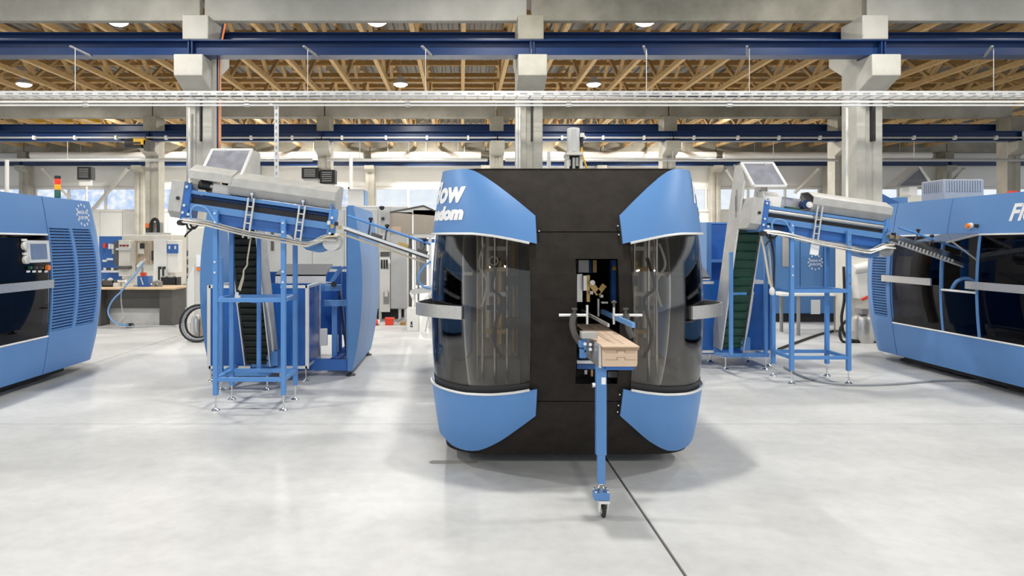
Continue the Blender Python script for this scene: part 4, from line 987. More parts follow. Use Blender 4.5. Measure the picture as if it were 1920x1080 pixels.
    for s, h in ((.25, .15), (.45, .14), (.9, .13)):
        MB().lathe(ch(s, h+.02, .02), [(.01, -.03), (.012, .012), (.022, .018), (.022, .034), (.006, .04)], 10).build('clamp_knob', M['rubber'], t)
        MB().bar(ch(s, h, .02), ch(s+.02, .04, .06), .014).build('clamp_arm', M['chrome'], t)
    for s in (.3, .62, .85): MB().add([ch(s,.03,.02), ch(s+.12,.03,.02), ch(s+.12,.03,.12), ch(s,.03,.12), ch(s,.075,.02), ch(s+.12,.075,.02), ch(s+.12,.075,.12), ch(s,.075,.12)], [(0,3,2,1),(4,5,6,7),(0,1,5,4),(1,2,6,5),(2,3,7,6),(3,0,4,7)]).build('sensor_head', M['dark_grey' if s != .62 else 'gold'], t)
    # stand
    yf, yb = Y0-.03, Y0+.43; xl, xr = X0+.28, X0+.93
    def topz(x): return Z0 - (x - X0)*math.tan(math.radians(8.1)) - .03
    for x in (xl, xr):
        for y in (yf, yb):
            lg = MB().box(x-.0225, x+.0225, y-.0225, y+.0225, .15, topz(x)).build('leg', M['blue_frame'], t, bevel=.004)
            foot(Vector((x, y, 0)), lg, .16)
            if y == yf:
                for dz in (-.035, -.12, .35-.85, .25-.85): MB().cyl((x, y-.03, topz(x)+dz), (x, y-.02, topz(x)+dz), .011, 8).build('leg_bolt', M['chrome'], lg)
    for z in (1.06, .30):
        for y in (yf, yb): MB().box(xl+.02, xr-.02, y-.018, y+.018, z-.02, z+.02).build('cross_rail', M['blue_frame'], t, bevel=.003)
        for x in (xl, xr): MB().box(x-.018, x+.018, yf+.02, yb-.02, z-.02, z+.02).build('side_rail', M['blue_frame'], t, bevel=.003)
    if left:
        MB().tube(curve([L(.62, -.2, .1), L(.615, -.45, .1), L(.62, -.52, .1), L(.595, -.58, .1), L(.6, -.66, .1), L(.585, -.78, .1)]), .008, 6).build('hanging_cord', M['cable_cream'], t)
        MB().tube(curve([L(.60, -.6, .1), L(.58, -.68, .12), L(.57, -.77, .1)]), .007, 6).build('hanging_cord', M['cable_cream'], t)
        for u, v in ((.56, -.80), (.58, -.83)): lb(u-.012, u+.014, v-.07, v, .08, .12).build('cord_plug', M['white'], t, bevel=.004)
    else:
        for k, dx in enumerate((0, .05, .1)):
            MB().tube(curve([(X0-.05+dx, Y0+.02, Z0-.2), (X0+.0+dx, Y0+.02, Z0-.45), (X0+.04+.6*dx, Y0+.02, Z0-.7), (X0+.08+.2*dx, Y0+.03, Z0-.82)]), .012, 6).build('hanging_cable', M[['cable_cream', 'cable_grey', 'rubber'][k]], t)
        MB().lathe((X0+.08, Y0+.02, Z0-.9), [(.02, 0), (.03, .02), (.03, .06), (.015, .09)], 10).build('cable_plug', M['white'], t)
    return t
feed_conveyor(XP(352, 6.57), 6.57, ZP(380, 6.57), 'left tilted feed conveyor on a blue four legged stand under folded steel covers', True)
feed_conveyor(XP(1436, 7.82), 7.82, ZP(406, 7.82), 'right tilted feed conveyor on a blue four legged stand reaching into the right machine', False)

# ---------------------------------------------------------------- cleated elevators
def elevator(xa, xb, Yb, zb, Yt, zt, ztop, feet, label, belt, mirror, nclv=22, hood=(0, 0)):
    k = (Yt-Yb)/(zt-zb)
    def yy(z): return Yb + k*(z-zb)
    t = T('elevator_conveyor', label, 'elevator', ((xa+xb)/2, Yb, 0))
    zk = ztop if mirror else 2.0
    MB().prism([(xa+.01, yy(zb), zb), (xa+.01, yy(zk), zk), (xa+.01, yy(zk)+.05, zk), (xa+.01, yy(zb)+.05, zb)], (xb-xa-.02, 0, 0)).build('belt', M[belt], t)
    n = nclv
    for i in range(n):
        z = zb + .05 + (zt+.15-zb)*i/n
        MB().prism([(xa+.015, yy(z), z), (xa+.015, yy(z)-.035, z-.012), (xa+.015, yy(z)-.035, z-.004), (xa+.015, yy(z+.012), z+.014)], (xb-xa-.03, 0, 0)).build('cleat', M[belt], t)
    for x, sd in ((xa-.012, -1), (xb, 1)):
        MB().prism([(x, yy(zb)-.02, zb-.02), (x, yy(ztop-.02)-.02, ztop-.02), (x, yy(ztop)+.08, ztop+.2), (x, yy(ztop)+.26, ztop+.2), (x, yy(ztop-.2)+.33, ztop-.2), (x, yy(zb)+.33, zb-.02)], (.012, 0, 0)).build('side_plate', M['sheet'], t, bevel=.003)
        MB().bar((x+.006, yy(zb)-.02, zb-.02), (x+.006, yy(ztop-.02)-.02, ztop-.02), .03, .012, up=(1,0,0)).build('edge_profile', M['alu'], t)
        for zz in (ztop-.32, ztop-.25): MB().box(x-.004, x+.016, yy(zz)+.1, yy(zz)+.14, zz-.12, zz+.14).build('slot', M['mid_grey'], t)
    # clear hood: sloped lid in a pale frame over the head
    zl, Yl = ztop+.20, yy(ztop)+.10; ha, hb = xa - hood[0], xb + hood[1]
    p = [Vector((ha, Yl, zl)), Vector((hb, Yl, zl)), Vector((hb, Yl-.34, zl-.30)), Vector((ha, Yl-.34, zl-.30))]
    MB().prism(p, (0, .004, .006)).build('hood_window', M['clear'], t, label='clear hood window')
    for a, b in ((0,1), (1,2), (2,3), (3,0)): MB().bar(p[a], p[b], .026).build('hood_frame', M['alu'], t)
    MB().box(ha-.012, hb+.012, Yl, Yl+.2, zl-.015, zl).build('hood_top', M['sheet'], t)
    for x in ((ha-.012, hb+.014) if mirror else ()): MB().prism([(x, Yl+.2, zl-.01), (x, Yl, zl-.01), (x, Yl-.33, zl-.30), (x, Yl-.33, zl-.36), (x, Yl-.1, zl-.46), (x, Yl+.2, zl-.46)], (.012, 0, 0)).build('hood_cheek', M['sheet'], t)
    # stand: blue posts, base frame, feet
    f0, f1, fy = feet
    MB().box(f0-.03, f1+.03, fy-.03, fy+.03, .16, .21).build('base_beam', M['blue_frame'], t, bevel=.004)
    MB().box(f0-.03, f1+.03, fy+.5, fy+.56, .16, .21).build('base_beam', M['blue_frame'], t, bevel=.004)
    for x in (f0, f1):
        MB().box(x-.025, x+.025, fy, fy+.5, .16, .2).build('base_beam', M['blue_frame'], t)
        foot(Vector((x, fy, 0)), t, .17); foot(Vector((x, fy+.53, 0)), t, .17)
    xp, yp = (xb + .045, yy(1.7) - .05) if mirror else (xa - .10, yy(1.62) - .10)
    MB().box(xp-.02, xp+.02, yp-.02, yp+.02, .27, 1.68 if mirror else 1.50).build('support_post', M['blue_frame'], t, bevel=.003)
    MB().bar((xp, yp, .275), (xp, fy, .2), .04, .04).build('base_arm', M['blue_frame'], t)
    MB().bar((xp, yp, 1.0), (xp + (.2 if not mirror else -.1), yp + .05, 1.0), .028).build('support_arm', M['blue_frame'], t)
    MB().box((f1 if not mirror else f0)-.02, (f1 if not mirror else f0)+.02, fy-.02, fy+.02, .2, 1.45).build('support_post', M['blue_frame'], t, bevel=.003)
    MB().tube(curve([(xb+.03, yy(.3)+.05, .25), (xb+.04, yy(.6)+.02, .6), (xb+.03, yy(1.0), 1.0)]), .012, 6).build('cable', M['white'], t)
    MB().box(xb-.03, xb+.09, yy(.3)-.02, yy(.3)+.12, .24, .4).build('tail_bearing', M['blue_frame'], t)
    return t
elevator(-2.41, -2.14, 7.65, .25, 7.1, 1.75, 2.36, (-2.62, -2.12, 7.45), 'left cleated elevator with near black belt and clear hood behind the left feed conveyor', 'belt_dark', True, hood=(.13, .0))
elevator(3.33, 3.60, 8.75, .26, 8.2, 1.84, 2.36, (3.36, 3.87, 8.68), 'right cleated elevator with green belt and clear hood', 'belt_green', False, 16, hood=(.0, .10))

# ---------------------------------------------------------------- blue panelled hoppers
def hopper(xl, xr, gap, Yf, Ybk, z0, z1, label):
    t = T('hopper', label, 'hopper', ((xl+xr)/2, (Yf+Ybk)/2, 0))
    for a, b in ((xl, gap[0]), (gap[1], xr)):
        MB().box(a+.02, b-.005, Yf+.008, Yf+.02, z0+.02, z1-.02).build('front_panel', M['pvc_blue'], t)
        for z in (z0, z1): MB().box(a, b, Yf, Yf+.03, z-.016, z+.016).build('frame_profile', M['alu'], t)
    for x in (xl, xr):
        MB().box(x-.02, x+.02, Yf, Yf+.035, z0-.016, z1+.016).build('frame_profile', M['alu'], t)
        MB().box(x-.012, x+.012, Yf+.035, Ybk, z0, z0+.03).build('frame_profile', M['alu'], t)
        MB().box(x-.012, x+.012, Yf+.035, Ybk, z1-.016, z1+.016).build('frame_profile', M['alu'], t)
        MB().box(x-.006, x+.006, Yf+.035, Ybk-.02, z0+.03, z1-.016).build('side_panel', M['pvc_blue'], t)
        MB().box(x-.015, x+.015, Ybk-.03, Ybk, z0-.016, z1+.016).build('frame_profile', M['alu'], t)
        for y in (Yf+.02, Ybk-.02): foot(Vector((x - (.02 if x == xr else -.02), y, 0)), t, z0)
    MB().box(xl+.02, xr-.02, Ybk-.04, Ybk-.02, z0, z1).build('back_panel', M['pvc_blue'], t)
    MB().box(xl+.02, xr-.02, Yf+.05, Ybk-.05, z0-.04, z0-.02).build('floor_plate', M['blue_deep'], t)
    return t
hopper(-2.93, -1.79, (-2.45, -2.10), 7.92, 8.62, .165, 1.10, 'left blue panelled hopper with pale frame behind the left stand')
hopper(2.85, 4.06, (3.30, 3.68), 8.92, 9.6, .19, 1.09, 'right blue panelled hopper with pale frame around the green elevator')
def hopper_lid(x0, x1, Y, z0, z1, z2, label):
    t = T('feed_bin', label, 'bin', ((x0+x1)/2, Y+.2, z0))
    MB().prism([(x0, Y, z1), (x0, Y+.45, z2), (x0, Y+.45, z2-.02), (x0, Y, z1-.02)], (x1-x0, 0, 0)).build('sloped_top', M['slate'], t)
    MB().box(x0, x1, Y, Y+.02, z1-.11, z1-.005).build('front_band', M['white'], t)
    MB().box(x0, x1, Y, Y+.5, z0, z1-.12).build('lid_body', M['blue_frame'], t)
hopper_lid(-2.36, -1.72, 8.66, 1.0, 1.21, 1.33, 'feed bin with grey sloped top and white band behind the left hopper')
hopper_lid(2.9, 3.5, 9.62, 1.0, 1.13, 1.36, 'feed bin with grey sloped top behind the right hopper')

# ---------------------------------------------------------------- open forming machine behind the left hopper: two curved shells on a frame
fm = T('forming_machine', 'open ended blue forming machine with two curved side shells behind the left hopper', 'machine', (-2.165, 9.05, 0))
SF = Shell(-2.165, 8.2, 1)
def pw(z): k = ((z-1.1)/1.04)**2; return .975 - .125*k
for sd in (-1, 1):
    for a, b, nm in ((8.2, 8.98, 'side_shell'), (8.99, 9.9, 'side_shell')):
        zz = [.07 + (2.06-.07)*j/14 for j in range(15)]
        MB().sheet([[Vector((-2.165+sd*pw(z), y, z)) for z in zz] for y in (a, b)], [[Vector((-2.165+sd*(pw(z)-.03), y, z)) for z in zz] for y in (a, b)]).build(nm, M['blue'], fm)
    MB().sheet([[Vector((-2.165+sd*(pw(z)-.002), 8.19, z)) for z in zz], [Vector((-2.165+sd*(.80+.0*z), 8.19, z)) for z in zz]], [[Vector((-2.165+sd*(pw(z)-.002), 8.22, z)) for z in zz], [Vector((-2.165+sd*(.80), 8.22, z)) for z in zz]]).build('shell_end', M['blue'], fm)
    MB().box(-2.165+sd*.80-.01, -2.165+sd*.80+.01, 8.22, 9.88, .09, 2.05).build('inner_skin', M['blue'], fm) if sd < 0 else MB().box(-2.165+sd*.80-.02, -2.165+sd*.80+.02, 8.22, 8.26, .2, 2.05).build('inner_post', M['blue'], fm)
    for y in (8.3, 9.8): MB().lathe((-2.165+sd*.82, y, 0), [(.06, 0), (.06, .015), (.02, .03), (.015, .13)], 10).build('levelling_foot', M['dark_grey'], fm)
MB().box(-3.0, -1.33, 8.24, 8.34, .07, .2).build('base_beam', M['blue_deep'], fm)
MB().box(-1.6, -1.36, 8.3, 9.8, .14, .2).build('base_plate', M['blue_deep'], fm)
MB().box(XP(610, 8.5), XP(655, 8.5), 8.42, 8.48, ZP(573, 8.5), ZP(562, 8.5)).build('cross_beam', M['blue'], fm)
MB().box(XP(622, 8.5), XP(632, 8.5), 8.5, 8.56, .2, ZP(575, 8.5)).build('inner_upright', M['blue_frame'], fm)
MB().box(XP(634, 8.9), XP(640, 8.9), 8.9, 8.96, .2, 1.3).build('inner_upright', M['blue_deep'], fm)
MB().bar(P(636, 545, 8.7), P(652, 668, 8.7), .035, .05, up=(0,1,0)).build('sloped_guide', M['navy'], fm)
MB().bar(P(622, 528, 8.5), P(641, 500, 8.5), .05, .03, up=(0,1,0)).build('lever_arm', M['blue'], fm)
MB().bar(P(621, 502, 8.6), P(652, 502, 8.6), .03, .035).build('lever_bar', M['blue'], fm)
MB().cyl(P(626, 533, 8.42), P(626, 533, 8.5), .035, 14).build('pivot', M['dark'], fm)
MB().box(XP(610, 8.5), XP(640, 8.5), 8.46, 8.56, ZP(545, 8.5), ZP(534, 8.5)).build('pivot_bracket', M['blue'], fm)
jb = MB().box(XP(603, 8.5), XP(617, 8.5), 8.36, 8.42, ZP(645, 8.5), ZP(614, 8.5)).build('junction_box', M['white'], label='white junction box on the right post of the left hopper', cat='junction box', bevel=.006)
MB().box(-2.9, -1.45, 9.75, 9.8, .3, 1.2).build('back_frame', M['blue_deep'], fm)
# ================================================================ BACKGROUND: LEFT
def bx(mb, x0, x1, y0, y1, Y, dp): return mb.box(XP(x0, Y), XP(x1, Y), Y, Y+dp, ZP(y1, Y), ZP(y0, Y))
Y = 13.2
dk = T('desk', 'dark panelled workbench with pale wooden top beyond the left machine', 'desk', (-6.3, 13.6, 0))
MB().box(-7.4, -5.52, 13.15, 13.95, .715, .755).build('desktop', M['desk_wood'], dk, bevel=.008)
MB().box(-5.86, -5.62, 13.25, 13.9, 0, .715).build('side_panel', M['dark_grey'], dk)
MB().box(-7.3, -7.0, 13.25, 13.9, 0, .715).build('side_panel', M['dark_grey'], dk)
MB().box(-7.0, -5.86, 13.45, 13.48, .33, .715).build('modesty_panel', M['dark_grey'], dk)
MB().box(-7.0, -5.86, 13.6, 13.62, 0.0, .33).build('floor_standin', M['white'], dk)  # white sheet added in place of the bright floor seen behind the desk
b = T('tool_caddy', 'small blue box with sticking out tools on the workbench', 'box', P(267, 540, 13.4))
bx(MB(), 257, 278, 518, 540, 13.4, .2).build('tub', M['blue_deep'], b, bevel=.006)
bx(MB(), 263, 272, 511, 518, 13.4, .08).build('red_handle', M['red'], b); MB().bar(P(267, 511, 13.4), P(267, 500, 13.4), .03).build('tool_shank', M['mid_grey'], b); MB().bar(P(264, 520, 13.39), P(269, 534, 13.39), .02).build('white_print', M['white'], b)
for k, (x0, x1, y0, y1, m, nm, lb_) in enumerate(((191, 212, 526, 537.6, 'dark_grey', 'parts_tray', 'dark parts tray at the left end of the workbench'), (203, 211, 522, 528, 'white', 'cloth_wad', 'white wad on the dark parts tray'), (222, 236, 523, 530, 'chrome', 'pipe_fitting', 'shiny pipe fitting on the workbench beside the blue hose'),
        (237, 252, 532, 540, 'white', 'paper_stack', 'white papers left of the small blue box'), (284, 300, 528, 538, 'mid_grey', 'bench_vice', 'grey vice right of the small blue box'), (302, 330, 520, 537, 'dark', 'swarf_bin', 'black bin of scrap right of the bench vice'), (212, 222, 531, 538, 'alu', 'small_carton', 'small pale carton on the workbench'))):
    Yq = 13.4 if k < 5 or k == 6 else 14.6
    q = T(nm, lb_, nm.split('_')[-1], P((x0+x1)/2, y1, Yq))
    if nm == 'pipe_fitting':
        MB().cyl(P(x0, 527, Yq), P(x1, 527, Yq), .035, 12).build('barrel', M[m], q); MB().cyl(P(x0+5, 527, Yq), P(x0+5, 538, Yq), .025, 10).build('stem', M['chrome'], q)
    elif nm in ('parts_tray', 'swarf_bin'):
        bx(MB(), x0, x1, y0, y1, Yq, .02).build('front', M[m], q); bx(MB(), x0, x1, y0, y1, Yq+.25, .02).build('back', M[m], q); bx(MB(), x0, x1, y1-2, y1, Yq, .27).build('bottom', M[m], q)
        for xx in (x0, x1-1): bx(MB(), xx, xx+1, y0, y1, Yq, .27).build('end', M[m], q)
        for j in range(4): MB().lathe(P(x0+3+(x1-x0-6)*j/3, y0+3, Yq+.12), [(.01, -.02), (.045, 0), (.05, .03), (.02, .06)], 8).build('scrap', M['dark_grey' if j % 2 else 'mid_grey'], q)
        if nm == 'swarf_bin': bx(MB(), x0+3, x1-3, y1, 600, Yq, .25).build('bin_stand', M['grey'], q)
    elif nm == 'paper_stack':
        for j in range(3): bx(MB(), x0+j, x1-j, y1-2-2*j, y1-2*j-.4, Yq, .2).build('sheet', M[m], q)
    elif nm == 'cloth_wad': MB().lathe(P(207, 528, Yq+.05), [(.03, 0), (.05, .03), (.04, .06), (.01, .075)], 9).build('folds', M[m], q)
    elif nm == 'bench_vice':
        bx(MB(), x0, x0+6, y0, y1, Yq, .12).build('fixed_jaw', M[m], q); bx(MB(), x1-5, x1, y0, y1, Yq, .12).build('moving_jaw', M[m], q); MB().cyl(P(x0, 533, Yq+.06), P(x1, 533, Yq+.06), .02, 10).build('screw', M['chrome'], q)
    else:
        bx(MB(), x0, x1, y0, y1, Yq, .1).build('carton_body', M[m], q); bx(MB(), x0+1, x1-1, y0-.6, y0, Yq+.01, .08).build('carton_lid', M['white'], q)
MB().tube(curve([P(270, 492, 13.2), P(258, 508, 13.1), P(240, 530, 13.0), P(228, 546, 12.95), P(212, 562, 12.95), P(203, 582, 12.95), P(208, 598, 12.9), P(222, 608, 12.9), P(240, 609, 12.8)]), .016, 8).build('air_hose', M['cable_blue'], label='pale blue air hose looping off the workbench edge', cat='hose')
MB().tube(curve([P(228, 540, 13.0), P(227, 560, 13.0), P(229, 580, 13.0), P(231, 598, 12.9), P(218, 610, 12.7), P(250, 613, 12.6), P(300, 611, 12.7), P(330, 612, 12.6)]), .012, 8).build('air_hose', M['cable_grey'], label='thin grey hose trailing on the floor under the workbench', cat='hose')
q = T('air_gun', 'white air gun at the top end of the blue hose', 'air gun', P(266, 494, 13.2)); MB().bar(P(258, 500, 13.2), P(267, 491, 13.2), .05, .05).build('grip', M['white'], q); MB().cyl(P(266, 492, 13.2), P(272, 486, 13.2), .012, 8).build('nozzle', M['alu'], q)
q = T('floor_socket', 'small black socket block on the floor below the workbench', 'socket', (XP(242, 13.0), 13.0, 0)); MB().box(XP(238, 13), XP(248, 13), 12.95, 13.05, 0.001, .08).build('block', M['dark'], q); MB().box(XP(248, 13), XP(251, 13), 12.97, 13.03, .02, .06).build('plug', M['mid_grey'], q)
# milling machine behind the desk
Y = 16.5
mc = T('milling_machine', 'cream machining centre with sliding door and blue notices behind the workbench', 'machine tool', (XP(275, Y), Y+1, 0))
mb = MB(); bx(mb, 228, 322, 440, 560, Y, 1.6); mb.build('housing', M['cream'], mc, bevel=.03)
bx(MB(), 226, 330, 536, 585, Y+.1, 1.5).build('base', M['dark_grey'], mc)
bx(MB(), 246, 286, 452, 495, Y-.04, .05).build('door_window', M['brown'], mc)
bx(MB(), 258, 270, 456, 476, Y-.06, .03).build('inner_panel', M['cream'], mc); bx(MB(), 262, 270, 456, 466, Y-.07, .03).build('inner_screen', M['dark'], mc)
bx(MB(), 249, 254, 455, 494, Y-.06, .03).build('door_rail', M['alu'], mc); bx(MB(), 284, 288, 470, 488, Y-.08, .04).build('door_handle', M['dark'], mc)
bx(MB(), 288, 312, 448, 525, Y-.10, .1).build('side_door', M['white'], mc)
bx(MB(), 312, 333, 450, 512, Y-.06, .3).build('control_cheek', M['white'], mc, bevel=.02)
for x in (313, 324): 
    nb = bx(MB(), x, x+10, 458, 475, Y-.08, .02).build('blue_notice', M['blue_deep'], mc); bx(MB(), x+3, x+6, 461, 467, Y-.085, .006).build('notice_print', M['white_print'], nb)
bx(MB(), 222, 243, 450, 518, Y-.35, .3).build('control_panel', M['cream'], mc, bevel=.015); bx(MB(), 214, 222, 452, 497, Y-.3, .3).build('panel_side', M['dark_grey'], mc)
for k in range(5): bx(MB(), 224+3.5*k, 226.5+3.5*k, 459, 462, Y-.37, .03).build('key', M['red' if k % 2 else 'dark'], mc)
bx(MB(), 217, 242, 465, 469, Y-.45, .15).build('panel_shelf', M['grey'], mc); bx(MB(), 219, 240, 499, 505, Y-.5, .2).build('keyboard_tray', M['dark_grey'], mc)
bx(MB(), 273, 305, 436, 441, Y+.4, .5).build('top_plate', M['grey'], mc); bx(MB(), 273, 283, 419, 437, Y+.5, .3).build('spindle_motor', M['dark_grey'], mc); bx(MB(), 272, 283, 419, 427, Y+.48, .04).build('warning_label', M['orange'], mc); bx(MB(), 284, 296, 417, 437, Y+.5, .3).build('column_head', M['mid_grey'], mc)
MB().tube(curve([P(283, 437, Y+.45), P(283, 420, Y+.45), P(289, 411, Y+.45), P(296, 416, Y+.45), P(297, 437, Y+.45)]), .04, 8).build('cable_guide', M['rubber'], mc)
for k in range(4): bx(MB(), 296+4*k, 300+4*k, 500+5*(k % 2), 525, Y-.18, .08).build('door_clamp', M['grey' if k % 2 else 'dark'], mc)
bb = T('tool_board', 'blue pegboard wall with tools beside the machining centre', 'tool board', (XP(207, 17.4), 17.4, 0))
bx(MB(), 186, 228, 443, 575, 17.4, .05).build('board', M['blue_deep'], bb)
for x, y, w, h, m in ((193, 456, 5, 9, 'red'), (203, 457, 4, 10, 'white'), (208, 458, 4, 9, 'white'), (200, 484, 12, 4, 'chrome'), (192, 487, 8, 4, 'white'), (210, 468, 3, 8, 'grey')): bx(MB(), x, x+w, y, y+h, 17.34, .06).build('hung_tool', M[m], bb)
bx(MB(), 190, 222, 507, 511, 17.0, .4).build('shelf', M['alu'], bb)
for k in range(4): bx(MB(), 194+7*k, 199+7*k, 502, 507, 17.1, .12).build('shelf_tin', M['dark_grey' if k % 2 else 'chrome'], bb)
# pale cabinet, hose reel and pump by the forming machine
cb = T('control_cabinet', 'tall pale grey cabinet left of the forming machine', 'cabinet', (XP(366, 11.6), 11.85, 0))
MB().box(XP(352, 11.6), XP(382, 11.6)+.1, 11.6, 12.1, .25, ZP(425, 11.6)).build('cabinet_body', M['cream'], cb, bevel=.02)
MB().prism([(XP(352, 11.6), 11.58, .25), (XP(352, 11.6), 11.58, 1.0), (XP(365, 11.6), 11.58, 1.25), (XP(365, 11.6), 11.58, .25)], (0, .02, 0)).build('front_panel', M['white'], cb)
MB().box(XP(355, 11.6), XP(380, 11.6), 11.65, 12.05, 0, .25).build('plinth', M['white'], cb)
bx(MB(), 368, 376, 478, 500, 11.57, .02).build('notice', M['white_print'], cb); bx(MB(), 368, 377, 502, 507, 11.57, .02).build('orange_strip', M['orange'], cb)
for k in range(4): bx(MB(), 350, 352.5, 470+16*k, 480+16*k, 11.62, .1).build('hinge', M['dark_grey'], cb)
hc = T('hose_coil', 'coiled black hose leaning on the floor beside the forming machine', 'hose', (XP(374, 11.15), 11.15, 0))
for k, r in enumerate((.29, .265, .24)):
    MB().tube([(XP(374, 11.15)+r*math.cos(a), 11.08+.05*k+.05*math.sin(a), .31+r*math.sin(a)) for a in [i*math.pi/14 for i in range(28)]], .018, 7, closed=True).build('hose_turn', M['rubber' if k != 1 else 'cable_grey'], hc)
pu = T('pump', 'small steel and dark pump inside the black hose coil', 'pump', (XP(372, 11.35), 11.35, 0))
MB().lathe((XP(368, 11.4), 11.4, 0), [(.08, 0), (.085, .05), (.085, .34), (.06, .4), (.03, .42)], 14).build('tank', M['steel'], pu); MB().box(XP(376, 11.35), XP(386, 11.35), 11.33, 11.5, 0.0, .36).build('motor', M['brown'], pu)

# ---------------------------------------------------------------- background: centre left
Y = 14.4
en = T('machine_enclosure', 'large light grey machine enclosure behind the blue forming machine', 'machine', (XP(600, Y), Y+.8, 0))
MB().box(XP(505, Y), XP(763, Y), Y, Y+1.6, .22, ZP(386, Y)).build('enclosure_body', M['grey'], en, bevel=.02)
MB().box(XP(500, Y), XP(708, Y), Y-.04, Y, .26, ZP(392, Y)).build('front_door', M['grey'], en, bevel=.01)
MB().box(XP(733, Y), XP(762, Y), Y-.05, Y, .24, ZP(388, Y)).build('side_door', M['grey'], en, bevel=.01)
bx(MB(), 712, 731, 470, 585, Y-.04, .05).build('service_panel', M['white'], en)
bx(MB(), 713, 730, 472, 481, Y-.06, .03).build('display', M['dark_grey'], en)
for k in range(3): bx(MB(), 714+5*k, 717+5*k, 487, 504, Y-.06, .03).build('vent_slot', M['dark'], en)
bx(MB(), 724, 732, 487, 494, Y-.06, .03).build('meter', M['white_print'], en); bx(MB(), 719, 729, 548, 570, Y-.07, .04).build('cable_box', M['mid_grey'], en); bx(MB(), 721, 727, 546, 556, Y-.08, .02).build('cable_box_lid', M['white'], en)
MB().box(XP(510, Y), XP(760, Y), Y+.2, Y+1.5, 0, .22).build('plinth', M['dark'], en)
for x in (712, 749, 760): MB().cyl((XP(x, Y), Y+.08, 0), (XP(x, Y), Y+.08, .24), .035, 10).build('leg', M['alu'], en)
bx(MB(), 508, 513, 400, 470, Y-.06, .02).build('door_gap', M['dark_grey'], en)
for k in range(2): bx(MB(), 585+60*k, 586+60*k, 395, 590, Y-.045, .01).build('door_seam', M['mid_grey'], en)
tp = T('top_box', 'white box on the grey enclosure right of the left conveyor covers', 'box', P(668, 386, 14.6)); bx(MB(), 652, 682, 354, 386, 14.6, .6).build('case', M['white'], tp, bevel=.01); bx(MB(), 680, 684, 356, 384, 14.62, .5).build('blue_side', M['cable_blue'], tp); bx(MB(), 652, 655, 351, 354, 14.6, .05).build('knob', M['dark'], tp)
# beige guarded machine with open frame
Y = 12.9
bm_ = T('guarded_machine', 'open frame machine with beige guard panels left of the central machine', 'machine', (XP(775, Y), Y+.4, 0))
bx(MB(), 731, 773, 398, 440, Y, .03).build('guard_panel', M['beige'], bm_); bx(MB(), 775, 830, 394, 438, Y, .03).build('guard_panel', M['beige'], bm_, label='paler beige guard panel')
bx(MB(), 733, 752, 425, 436, Y-.01, .012).build('brown_patch', M['card'], bm_)
bx(MB(), 713, 730, 396, 437, Y-.05, .04).build('bracket_plate', M['sheet'], bm_); MB().cyl(P(718, 410, Y-.1), P(718, 410, Y-.05), .03, 10).build('bracket_knob', M['dark'], bm_); MB().lathe(P(716, 394, Y-.05), [(.02, 0), (.05, .03), (.05, .07), (.02, .08)], 10).build('top_knob', M['dark'], bm_)
MB().bar(P(731, 398, Y), P(794, 386, Y), .03).bar(P(794, 386, Y), P(835, 404, Y), .03).build('roof_edge', M['dark_grey'], bm_); MB().prism([P(731, 398, Y), P(794, 387, Y), P(835, 404, Y), P(835, 406, Y)], (0, .6, 0)).build('roof_sheet', M['cream'], bm_)
for x0, x1, m in ((766, 772, 'dark_grey'), (775, 779, 'alu'), (782, 786, 'mid_grey'), (803, 809, 'alu')): MB().box(XP(x0, Y), XP(x1, Y), Y+.05, Y+.1, 0, ZP(440, Y)).build('upright', M[m], bm_)
bx(MB(), 768, 815, 438, 446, Y+.04, .05).build('cross_member', M['white'], bm_); bx(MB(), 780, 800, 446, 535, Y+.5, .03).build('back_panel', M['mid_grey'], bm_); bx(MB(), 788, 815, 448, 455, Y+.1, .05).build('blue_bar', M['blue_deep'], bm_)
MB().prism([P(768, 545, Y), P(812, 535, Y), P(815, 548, Y), P(772, 552, Y)], (0, .4, 0)).build('sloped_tray', M['grey'], bm_); MB().bar(P(769, 548, Y-.02), P(782, 578, Y-.02), .05, .03).build('tray_leg', M['white'], bm_); MB().bar(P(786, 572, Y-.02), P(812, 545, Y-.02), .06, .03).build('tray_leg', M['white'], bm_)
MB().tube(curve([P(808, 490, Y), P(795, 500, Y), P(784, 520, Y), P(792, 536, Y), P(808, 541, Y)]), .02, 8).build('blue_hose', M['blue_frame'], bm_)
q = T('red_bin', 'small red bin under the grey enclosure', 'bin', (XP(729, 13.6), 13.6, 0)); MB().box(XP(722, 13.4), XP(737, 13.4), 13.4, 13.6, 0.0, ZP(598, 13.4)).build('tub', M['red'], q, bevel=.01); bx(MB(), 721, 738, 597, 600, 13.39, .22).build('rim', M['red'], q)
q = T('red_can', 'red and white can lying left of the red bin', 'can', (XP(708, 13.4), 13.4, 0)); MB().cyl((XP(703, 13.4), 13.4, .06), (XP(709, 13.4), 13.4, .06), .058, 12).build('can_body', M['red'], q); MB().cyl((XP(709, 13.4), 13.4, .06), (XP(712, 13.4), 13.4, .06), .05, 12).build('white_end', M['white'], q)
q = T('white_cabinet', 'narrow white box with a small printed arrow standing on the floor', 'box', (XP(775, 12.6), 12.6, 0)); MB().box(XP(763, 12.5), XP(785, 12.5), 12.5, 12.8, 0, ZP(578, 12.5)).build('carton_body', M['white'], q, bevel=.008); bx(MB(), 770, 773, 603, 609, 12.49, .008).build('printed_mark', M['dark'], q); bx(MB(), 769, 774, 611, 613, 12.49, .008).build('printed_line', M['dark'], q)
